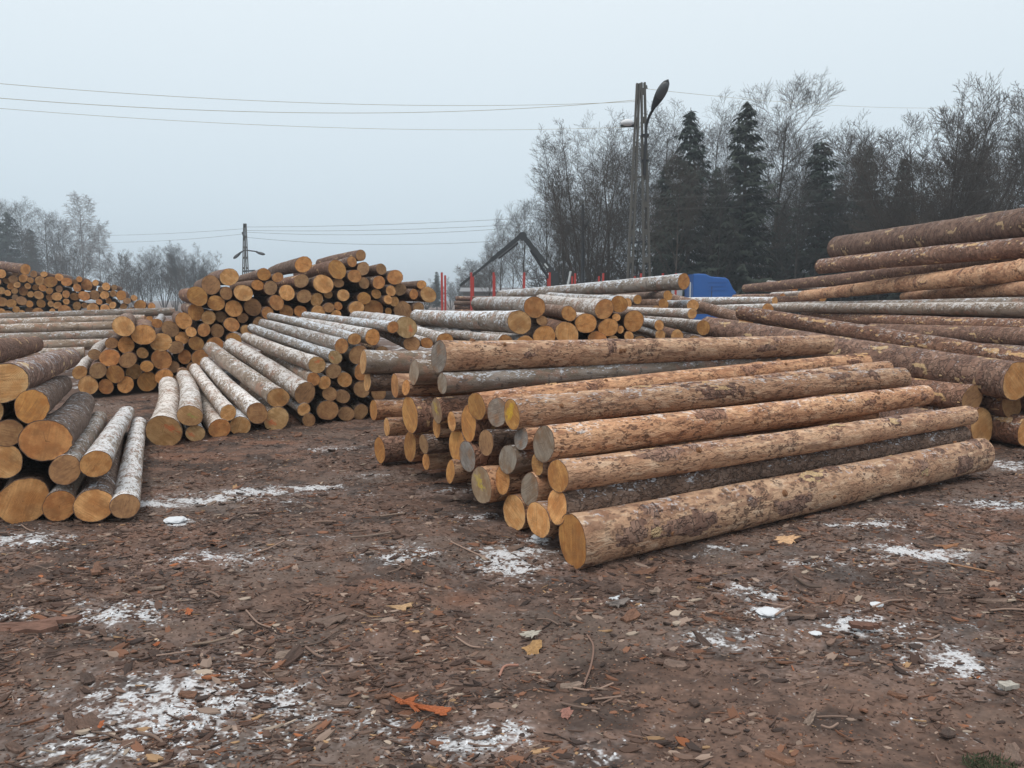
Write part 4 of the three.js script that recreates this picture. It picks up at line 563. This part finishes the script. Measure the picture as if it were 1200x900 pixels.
// ------------------------------------------------------------------ timber truck and trailer
{
  const D = 48, gy = far(-D), blue = std({ color: lin(0.012, 0.095, 0.34), roughness: 0.35, metalness: 0.1 }), red = std({ color: lin(0.42, 0.035, 0.025), roughness: 0.6 }), black = std({ color: lin(0.022, 0.024, 0.027), roughness: 0.5 }), tyre = std({ color: lin(0.02, 0.02, 0.02) }), rim = std({ color: lin(0.25, 0.25, 0.26), roughness: 0.5, metalness: 0.6 }), glass = std({ color: lin(0.03, 0.04, 0.05), roughness: 0.08 }), pale = std({ color: lin(0.5, 0.53, 0.53), roughness: 0.6 });
  const w = (px, py) => at(px, py, D), Xp = (px) => w(px, 350).x;
  const wheel = (o, x, z) => { const g = new THREE.Group(); g.name = 'wheel'; g.position.set(x, 0.5, z); o.add(g); const t = new THREE.TorusGeometry(0.36, 0.15, 10, 24); t.scale(1, 1, 1.3); part('tyre', t, tyre, g); const c = new THREE.CylinderGeometry(0.3, 0.3, 0.22, 18); c.rotateX(Math.PI / 2); part('rim', c, rim, g); };
  const T = thing('timber_truck', 'timber truck with a bright blue cab and red stakes', 'truck', undefined, V(Xp(735), gy, -D)), tx = T.position.x, X = (px) => Xp(px) - tx, Yp = (py) => w(0, py).y - gy;
  const sh = new THREE.Shape(), cab = [[808, 352], [808, 323], [812, 322.6], [820, 323], [827, 326], [843, 327.2], [846, 329], [852, 340], [856, 344.5], [857, 352]].map(([a, b]) => [X(a), Yp(b)]); cab.unshift([X(808), 0.7]); cab.push([X(857.5), 0.6]); sh.moveTo(...cab[0]); cab.slice(1).forEach((q) => sh.lineTo(...q)); sh.closePath();
  const cg = new THREE.ExtrudeGeometry(sh, { depth: 2.2, bevelEnabled: true, bevelSize: 0.07, bevelThickness: 0.1, bevelSegments: 3 }); cg.translate(0, 0, -1.1); part('cab', cg, blue, T);
  part('side_window', box(X(830), 1.5, 1.2, X(848), 2.05, 1.225), glass, T); part('door_seam', box(X(827.6), 0.9, 1.2, X(828.3), 2.9, 1.215), black, T); part('door_seam', box(X(822), 2.0, 1.2, X(851), 2.02, 1.213), black, T); for (const y of [331.5, 336, 340.5]) part('panel_rib', box(X(824), Yp(y), 1.2, X(845), Yp(y) + 0.04, 1.225), blue, T); part('mirror', box(X(855), 2.05, 1.2, X(858), 2.5, 1.5, 0.05), black, T); part('bumper', box(X(806), 0.35, -1.15, X(863), 0.75, 1.15, 0.06), black, T);
  part('chassis', box(X(652), 0.75, -0.45, X(812), 1.05, 0.45), black, T); part('headboard', join([box(X(791), 1.2, -1.15, X(803), 3.05, -1.1), box(X(803), 1.2, 1.1, X(804), 3.15, 1.2), box(X(803), 1.2, -1.2, X(804), 3.15, -1.1)]), pale, T);
  for (const px of [672, 704, 747, 772, 787]) { for (const z of [-1.15, 1.15]) part('stake', box(X(px) - 0.055, 1.05, z - 0.06, X(px) + 0.055, Yp(z > 0 ? 321 : 323), z + 0.06), red, T); part('bolster', box(X(px) - 0.08, 1.05, -1.2, X(px) + 0.08, 1.22, 1.2), red, T); }
  for (const px of [690, 715, 838]) for (const z of [-1, 1]) wheel(T, X(px), z);
  const c = (x, y) => w(x, y).sub(T.position), cr = new THREE.Group(); cr.name = 'crane'; T.add(cr); const z = (v) => v.setZ(0);
  part('crane_post', bar(z(c(650, 352)).setY(1), z(c(649.5, 320)), 0.5, 0.45), black, cr); part('main_boom', bar(z(c(649, 321)), z(c(614, 278)), 0.3, 0.3), black, cr); part('lift_cylinder', rod(z(c(643, 326)), z(c(622, 293)), 0.09), black, cr); part('jib', bar(z(c(611, 276)), z(c(576, 305)), 0.26, 0.26), black, cr); part('jib_extension', bar(z(c(577, 304)), z(c(539, 335)), 0.15, 0.15), black, cr); part('jib_cylinder', rod(z(c(607, 285)).setZ(0.2), z(c(584, 303)).setZ(0.2), 0.08), black, cr);
  const el = new THREE.CylinderGeometry(0.26, 0.26, 0.4, 14); el.rotateX(Math.PI / 2); const ep = z(c(612.5, 277)); el.translate(ep.x, ep.y, ep.z); part('elbow', el, black, cr); part('boom_decal', bar(z(c(638, 309)).setZ(0.17), z(c(642, 314)).setZ(0.17), 0.1, 0.03), pale, cr); part('signal_pole', rod(z(c(665, 334)).setZ(0.3), z(c(668.5, 318)).setZ(0.3), 0.07), pale, T);
  const U = thing('log_trailer', 'timber trailer with red stakes and a load of logs', 'trailer', undefined, V(Xp(585), gy, -D)), X2 = (px) => Xp(px) - U.position.x;
  part('frame', box(X2(515), 0.8, -0.45, X2(643), 1.05, 0.45), black, U); for (const px of [520, 553.5, 579, 614, 643]) { for (const q of [-1.15, 1.15]) part('stake', box(X2(px) - 0.06, 1.05, q - 0.07, X2(px) + 0.06, Yp(q > 0 ? 320 : 322), q + 0.07), red, U); part('bolster', box(X2(px) - 0.08, 1.05, -1.2, X2(px) + 0.08, 1.22, 1.2), red, U); } for (const px of [535, 560, 620]) for (const q of [-1, 1]) wheel(U, X2(px), q);
  part('drawbar', bar(V(X2(642), 0.85, 0), V(X2(656), 0.85, 0), 0.12, 0.12), black, U);
  const r = rand(31), loads = []; for (const [a, b] of [[533, 640], [664, 800]]) for (let row = 0; row < 4; row++) for (let k = 0; k < 7; k++) loads.push([a + r() * 8, b - r() * 12, gy + 1.35 + row * 0.27, -D + 0.9 - k * 0.29 - (row % 2) * 0.14, 0.125 + r() * 0.02]);
  loads.forEach(([a, b, y, zz, rad], i) => buildLog({ p0: V(Xp(a), y, zz), p1: V(Xp(b), y + (r() - 0.5) * 0.1, zz), r0: rad, r1: rad * 0.85, kind: r() < 0.6 ? 'brown' : 'dark', face: 'fresh', cat: 'log', seg: -1, label: 'log lying between the red stakes of the truck and trailer', group: 'load of the timber truck' }, 2000 + i));
}
{ // a low shed far behind the trailer
  const D = 105, o = thing('low_shed', 'low pale-roofed shed far behind the trailer', 'shed', undefined, V(at(605, 350, D).x, far(-D), -D)); part('wall', box(-7, 0, -3, 7, 3.0, 3), std({ color: lin(0.2, 0.19, 0.18) }), o);
  const s = new THREE.Shape(); s.moveTo(-3.5, 3.0); s.lineTo(0, 3.5); s.lineTo(3.5, 3.0); s.lineTo(3.5, 3.12); s.lineTo(0, 3.64); s.lineTo(-3.5, 3.12); s.closePath(); const rg = new THREE.ExtrudeGeometry(s, { depth: 15, bevelEnabled: false }); rg.translate(0, 0, -7.5); rg.rotateY(Math.PI / 2); part('roof', rg, std({ color: lin(0.22, 0.22, 0.23) }), o);
  for (const x of [-4, 0, 4]) part('window', box(x - 0.7, 1.3, 3.0, x + 0.7, 2.3, 3.03), std({ color: lin(0.05, 0.06, 0.07), roughness: 0.2 }), o);
}
console.log('truck done');

// ------------------------------------------------------------------ what lies on the ground
function plate(seed, n = 7, slim = 0.36, thick = 0.1, curl = 0.12) { // a ragged flake, one metre long
  const r = rand(seed), top = [], idx = [], pos = []; for (let k = 0; k < n; k++) { const a = k / n * 6.283 + (r() - 0.5) * 0.5, q = 0.5 * (0.5 + 0.62 * r()), x = Math.cos(a) * q, z = Math.sin(a) * q * slim; top.push([x, curl * (x * x * 2 - z * z * 3) + (r() - 0.5) * 0.05, z]); }
  pos.push(0, 0.03, 0); for (const t of top) pos.push(...t); for (const t of top) pos.push(t[0], t[1] - thick, t[2]);
  for (let k = 0; k < n; k++) { const a = 1 + k, b = 1 + (k + 1) % n; idx.push(0, b, a, a, b, a + n, b, b + n, a + n); }
  const g = new THREE.BufferGeometry(); g.setAttribute('position', new THREE.Float32BufferAttribute(pos, 3)); g.setIndex(idx); const f = g.toNonIndexed(); f.computeVertexNormals(); return f;
}
{
  const r = rand(2718), dummy = new THREE.Object3D(), col = new THREE.Color();
  const tones = [[[0.105, 0.06, 0.043], 5], [[0.066, 0.037, 0.027], 5], [[0.165, 0.104, 0.078], 4], [[0.175, 0.08, 0.046], 3], [[0.26, 0.185, 0.145], 1.8], [[0.04, 0.025, 0.02], 3.5], [[0.33, 0.2, 0.105], 0.35], [[0.38, 0.3, 0.235], 0.4], [[0.3, 0.105, 0.042], 0.12]], sum = tones.reduce((a, t) => a + t[1], 0);
  const pick = () => { let k = r() * sum; for (const [c, w] of tones) if ((k -= w) < 0) return c; return tones[0][0]; };
  const spot = () => { const d = 2.0 * Math.pow(6.2, Math.pow(r(), 0.8)), x = (r() - 0.5) * 2 * (0.72 * d + 0.5); return [x, -d]; };
  const scatter = (name, label, geo, n, size, opts = {}) => {
    const m = new THREE.InstancedMesh(geo, std({ roughness: 0.95 }), n); m.name = name; shadows(m); tag(m, label, 'litter', undefined, 'stuff'); let k = 0, guard = 0;
    while (k < n && guard++ < n * 40) {
      const [x, z] = spot(); const cl = vf(x * 1.1 + 3, z * 1.5, 91) * 0.6 + vn(x * 5, z * 6, 92) * 0.4; if (r() > ss(0.3, 0.64, cl) * (opts.even ? 0.5 : 1) + (opts.even ? 0.5 : 0.12)) continue;
      const s = size(r()); if (opts.snow) { if (snowAt(x, z) < 0.5 || r() < 0.2) continue; } else if (snowAt(x, z) > 0.5 && r() < 0.55) continue;
      dummy.position.set(x, gh(x, z) + s * (opts.lift ?? 0.06), z); const a = (r() + r() - 1) * 1.2 + (r() < 0.35 ? r() * 3.14 : 0.15); dummy.rotation.set((r() - 0.5) * (opts.tip ?? 0.45), a, (r() - 0.5) * (opts.tip ?? 0.45)); dummy.scale.set(s, s * (opts.flat ?? 0.9) * (0.6 + r() * 0.8), s * (0.7 + r() * 0.7)); dummy.updateMatrix(); m.setMatrixAt(k, dummy.matrix);
      const c = opts.colour ?? pick(), q = 0.75 + r() * 0.5; m.setColorAt(k, col.setRGB(c[0] * q, c[1] * q, c[2] * q)); k++;
    }
    m.count = k; scene.add(m);
  };
  scatter('bark_crumbs', 'fine brown bark crumbs strewn over the yard', plate(1, 5, 0.5, 0.2), 110000, (q) => 0.007 + 0.015 * q * q, { even: true, tip: 1 });
  scatter('bark_flakes', 'small brown bark flakes strewn over the yard', plate(2, 6, 0.4, 0.1), 36000, (q) => 0.018 + 0.03 * q * q, { tip: 0.8 });
  scatter('bark_chips', 'ragged bark chips strewn over the yard', plate(3, 8, 0.45, 0.07), 8500, (q) => 0.04 + 0.085 * q * q * q, { tip: 0.6 });
  scatter('wood_slivers', 'thin wood slivers and stalks strewn over the yard', plate(4, 5, 0.07, 0.05, 0.2), 14000, (q) => 0.03 + 0.09 * q * q * q, { tip: 0.3 });
  { const g = new THREE.IcosahedronGeometry(0.5, 0); g.scale(1, 0.5, 1); scatter('snow_crumbs', 'loose crumbs of trodden snow on the yard', g, 9000, (q) => 0.005 + 0.01 * q * q * q, { snow: true, colour: [0.58, 0.59, 0.61], lift: 0.1, even: true, tip: 1 }); }
  // scraps that can be told apart
  const variants = [5, 6, 7, 8, 9].map((s) => plate(40 + s, 13, 0.6, 0.08, 0.1)), mats = [[0.15, 0.09, 0.066], [0.21, 0.14, 0.108], [0.09, 0.055, 0.042], [0.21, 0.105, 0.064], [0.29, 0.21, 0.165]].map((c) => std({ color: lin(...c), roughness: 0.9, bumpMap: BARK.brown[0].bumpMap, bumpScale: 0.004 }));
  for (const g of variants) { const p = g.attributes.position, uv = []; for (let i = 0; i < p.count; i++) uv.push(p.getX(i) * 0.3, p.getZ(i) * 0.3); g.setAttribute('uv', new THREE.Float32BufferAttribute(uv, 2)); }
  const marks = [[790, 640, 'by the long ground log'], [80, 625, 'before the snow-dusted low stack'], [275, 580, 'by the long streak of snow'], [492, 820, 'near the vivid orange shred'], [38, 733, 'near the large bark slab'], [1160, 886, 'near the moss tuft'], [622, 750, 'near the curled tan leaf'], [1000, 730, 'by the rounded snow lump'], [215, 825, 'by the widest snow patch'], [470, 560, 'before the short ends of the peeled stack'], [1160, 560, 'before the thick red-brown trunk'], [300, 520, 'before the fan of frosted logs'], [470, 709, 'near the small tan wood chip'], [920, 638, 'near the bright tan wood chip']].map(([x, y, t]) => [ground(x, y), t]), near = (x, z) => marks.reduce((p, q) => Math.hypot(q[0].x - x, q[0].z - z) < Math.hypot(p[0].x - x, p[0].z - z) ? q : p)[1];
  const words = ['dark brown', 'greyish brown', 'blackish', 'reddish brown', 'pale grey-brown'];
  for (let i = 0; i < 160; i++) {
    const [x, z] = spot(); const d = -z; if (d > 9) continue; const k = Math.floor(r() * 5), s = 0.07 + 0.1 * r() * r(), m = part(numbered('bark_scrap'), variants[Math.floor(r() * 5)], mats[k], scene); m.position.set(x, gh(x, z) + 0.016, z); m.rotation.set((r() - 0.5) * 0.5, (r() - 0.5) * 2.4, (r() - 0.5) * 0.5); m.scale.set(s * (1 + r() * 0.6), s * 1.4, s * (0.7 + r() * 0.7)); tag(m, words[k] + (s > 0.1 ? ' broad' : ' small') + ' bark scrap on the mud ' + near(x, z), 'bark scrap', 'bark scraps on the yard');
  }
  const grainTex = colourTex(256, 256, (u, v) => { const k = 0.45 + 0.6 * tf(u, v, 10, 26, 7) + 0.35 * tn(u, v, 90, 160, 9) * tn(u, v, 20, 60, 12); return [k, k, k, tf(u, v, 20, 60, 7)]; }), grain = (g) => { const p = g.attributes.position, uv = []; for (let i = 0; i < p.count; i++) uv.push(p.getX(i) * 0.8, p.getZ(i) * 0.5); g.setAttribute('uv', new THREE.Float32BufferAttribute(uv, 2)); return g; };
  for (const m of mats) m.map = grainTex.map;
  const scrap = (name, label, px, py, len, wid, c, o = {}) => { const p = ground(px, py), m = part(numbered(name), grain(plate(o.seed ?? px, 21, 1, o.thick ?? 0.05, o.curl ?? 0.15)), std({ color: lin(...c), roughness: 0.85, map: grainTex.map, bumpMap: grainTex.bump, bumpScale: 0.004 }), scene); m.position.set(p.x, gh(p.x, p.z) + (o.up ?? 0.02), p.z); m.rotation.set(o.rx ?? 0.1, o.turn ?? 0, o.rz ?? 0.05); m.scale.set(len, len * (o.tall ?? 0.7), wid); return tag(m, label, o.cat ?? 'bark scrap', undefined, 'thing'); };
  scrap('bark_slab', 'large flat reddish-brown bark slab on the mud below the snow-dusted stack', 38, 733, 0.46, 0.13, [0.2, 0.105, 0.075], { turn: 0.18, up: 0.035, thick: 0.07 });
  scrap('bark_slab', 'dark brown bark slab half buried in the mud', 385, 722, 0.2, 0.11, [0.17, 0.115, 0.09], { turn: 0.4 });
  scrap('wood_chip', 'bright tan wood chip lying before the long ground log', 920, 638, 0.2, 0.11, [0.66, 0.4, 0.22], { turn: 0.2, up: 0.03, rx: 0.3, cat: 'wood chip' }); scrap('wood_chip', 'small tan wood chip on the mud', 470, 709, 0.15, 0.06, [0.52, 0.33, 0.18], { turn: 0.25, cat: 'wood chip' });
  scrap('dry_leaf', 'curled tan leaf of bark with pale upper edge', 625, 752, 0.11, 0.1, [0.42, 0.24, 0.1], { turn: 0.5, rx: 0.5, up: 0.03 }); scrap('bark_curl', 'whitish curl of bark beside the curled tan leaf', 622, 742, 0.11, 0.045, [0.55, 0.5, 0.42], { turn: 0.1, rx: 0.5, up: 0.035 });
  scrap('bark_curl', 'grey bark curl holding a strip of snow', 723, 703, 0.16, 0.07, [0.24, 0.2, 0.18], { turn: 0.3, up: 0.03 }); scrap('snow_strip', 'narrow strip of snow on the grey bark curl', 720, 705, 0.08, 0.03, [0.75, 0.77, 0.8], { turn: 0.3, up: 0.06, cat: 'snow' });
  scrap('bark_piece', 'chunky dark red-brown bark piece among snow crumbs', 1012, 736, 0.14, 0.08, [0.17, 0.085, 0.06], { turn: -0.3, up: 0.04, thick: 0.2 }); scrap('bark_piece', 'reddish splinter of bark lying on thin snow', 1110, 641, 0.16, 0.05, [0.34, 0.16, 0.08], { turn: 0.1 });
  for (const [x, y, s] of [[222, 720, 0.06], [183, 757, 0.035], [118, 852, 0.045], [640, 624, 0.05]]) scrap('orange_chip', 'small bright orange chip of bark on the mud', x, y, s, s * 0.7, [0.45, 0.13, 0.045], { cat: 'bark chip', rx: 0.3, turn: x }).userData.group = 'orange bark chips';
  scrap('red_chip', 'pinkish red chip of bark above the snow patch', 664, 830, 0.07, 0.05, [0.36, 0.17, 0.13], { cat: 'bark chip', turn: 0.6, rx: 0.4 }); { const p = ground(1160, 886), gs = []; for (let i = 0; i < 260; i++) { const q = plate(900 + i % 7, 5, 0.12, 0.03, 0.4), s = 0.02 + r() * 0.025, a = r() * 6.283, d = Math.sqrt(r()); q.scale(s, s, s); q.rotateZ(0.3 + r()); q.rotateY(r() * 6.283); q.translate(Math.cos(a) * d * 0.09, 0.01 + r() * 0.012, Math.sin(a) * d * 0.06); gs.push(q); } const m = part('moss_tuft', mergeGeometries(gs), std({ color: lin(0.05, 0.062, 0.03) }), scene); m.position.set(p.x, gh(p.x, p.z), p.z); tag(m, 'dark green tuft of moss on the mud', 'moss', undefined, 'thing'); } scrap('pale_chip', 'pale grey stone-like bark chip near the mossy tuft', 1182, 803, 0.09, 0.06, [0.5, 0.46, 0.4], { cat: 'bark chip', up: 0.03, thick: 0.3 });
  { // shredded orange bark
    const p = ground(492, 820), o = thing('bark_shred', 'shredded strip of vivid orange inner bark on the mud', 'bark scrap', undefined, V(p.x, gh(p.x, p.z), p.z)), mt = std({ color: lin(0.45, 0.125, 0.04), roughness: 0.8, map: grainTex.map, bumpMap: grainTex.bump, bumpScale: 0.004 }); for (const [x, z, l, w2, a] of [[-0.07, -0.03, 0.14, 0.035, -0.5], [0, 0.0, 0.16, 0.03, -0.35], [-0.05, -0.045, 0.09, 0.03, 0.4], [0.07, 0.03, 0.12, 0.05, -0.2], [0.1, 0.05, 0.07, 0.04, 0.3], [-0.02, 0.02, 0.08, 0.02, -0.9]]) { const m = part('strip', grain(plate(300 + Math.round(x * 100), 17, 1, 0.06, 0.2)), mt, o); m.position.set(x, 0.03, z); m.rotation.set(0.25, a, 0.1); m.scale.set(l, l * 0.6, w2); }
  }
  for (const [x, y, s, lb] of [[956, 736, 0.06, 'rounded lump of white snow beside trodden crumbs'], [206, 612, 0.17, 'flat snow lump lying before the end of the low stack'], [1028, 708, 0.07, 'small flat lump of snow between bark flakes'], [632, 631, 0.1, 'snow lump by the end of the long ground log'], [900, 714, 0.12, 'flat bright smear of snow on bare mud'], [40, 638, 0.08, 'small snow lump on the mud under the low stack']]) { const p = ground(x, y), g = new THREE.IcosahedronGeometry(0.5, 3), q = g.attributes.position; for (let i = 0; i < q.count; i++) { const k = 1 + (vf(q.getX(i) * 4 + x, q.getZ(i) * 4 + q.getY(i) * 3, 5) - 0.5) * 0.7; q.setXYZ(i, q.getX(i) * k, q.getY(i) * k * 0.24, q.getZ(i) * k * 0.8); } g.computeVertexNormals(); const m = part(numbered('snow_lump'), g, std({ color: lin(0.62, 0.635, 0.66) }), scene); m.position.set(p.x, gh(p.x, p.z) + s * 0.05, p.z); m.scale.setScalar(s); tag(m, lb, 'snow'); }
  const twig = (pts, rad, c, lb) => { const P = pts.map(([x, y]) => { const p = ground(x, y); p.y = gh(p.x, p.z) + rad * 1.3 + r() * 0.012; return p; }), o = P[0].clone(), g = new THREE.TubeGeometry(new THREE.CatmullRomCurve3(P.map((p) => p.clone().sub(o))), 24, rad, 6), m = part(numbered('twig'), g, std({ color: lin(...c) }), scene); m.position.copy(o); tag(m, lb ?? 'thin dry twig lying on the mud', 'twig', lb ? undefined : 'twigs on the yard'); };
  twig([[688, 742], [695, 755], [693, 775], [684, 797]], 0.005, [0.2, 0.12, 0.09], 'curved twig lying below the curled tan leaf'); twig([[445, 612], [460, 607], [474, 604]], 0.008, [0.26, 0.19, 0.15]); twig([[410, 634], [435, 631], [458, 629]], 0.007, [0.2, 0.15, 0.12]); twig([[262, 617], [285, 604], [312, 600]], 0.008, [0.16, 0.11, 0.09]); twig([[225, 757], [245, 752], [265, 749]], 0.006, [0.22, 0.16, 0.12]); twig([[585, 788], [592, 777], [607, 772]], 0.006, [0.36, 0.18, 0.13]); twig([[1110, 664], [1140, 670], [1165, 673]], 0.005, [0.33, 0.18, 0.1]); twig([[358, 750], [372, 762], [392, 768]], 0.006, [0.2, 0.13, 0.1]); twig([[930, 680], [948, 688], [963, 690]], 0.008, [0.1, 0.07, 0.055]);
  for (let i = 0; i < 46; i++) { const x = 20 + r() * 1160, y = 590 + r() * 300, l = 14 + r() * 34, a = (r() - 0.5) * 0.9; if (x > 560 && y < 690) continue; twig([[x, y], [x + l * 0.5, y + l * 0.5 * a + (r() - 0.5) * 6], [x + l, y + l * a]], 0.003 + r() * 0.004, ((q) => [0.2 * q, 0.135 * q, 0.105 * q])(0.6 + r())); }
}
console.log('litter done');

renderer.render(scene, camera);
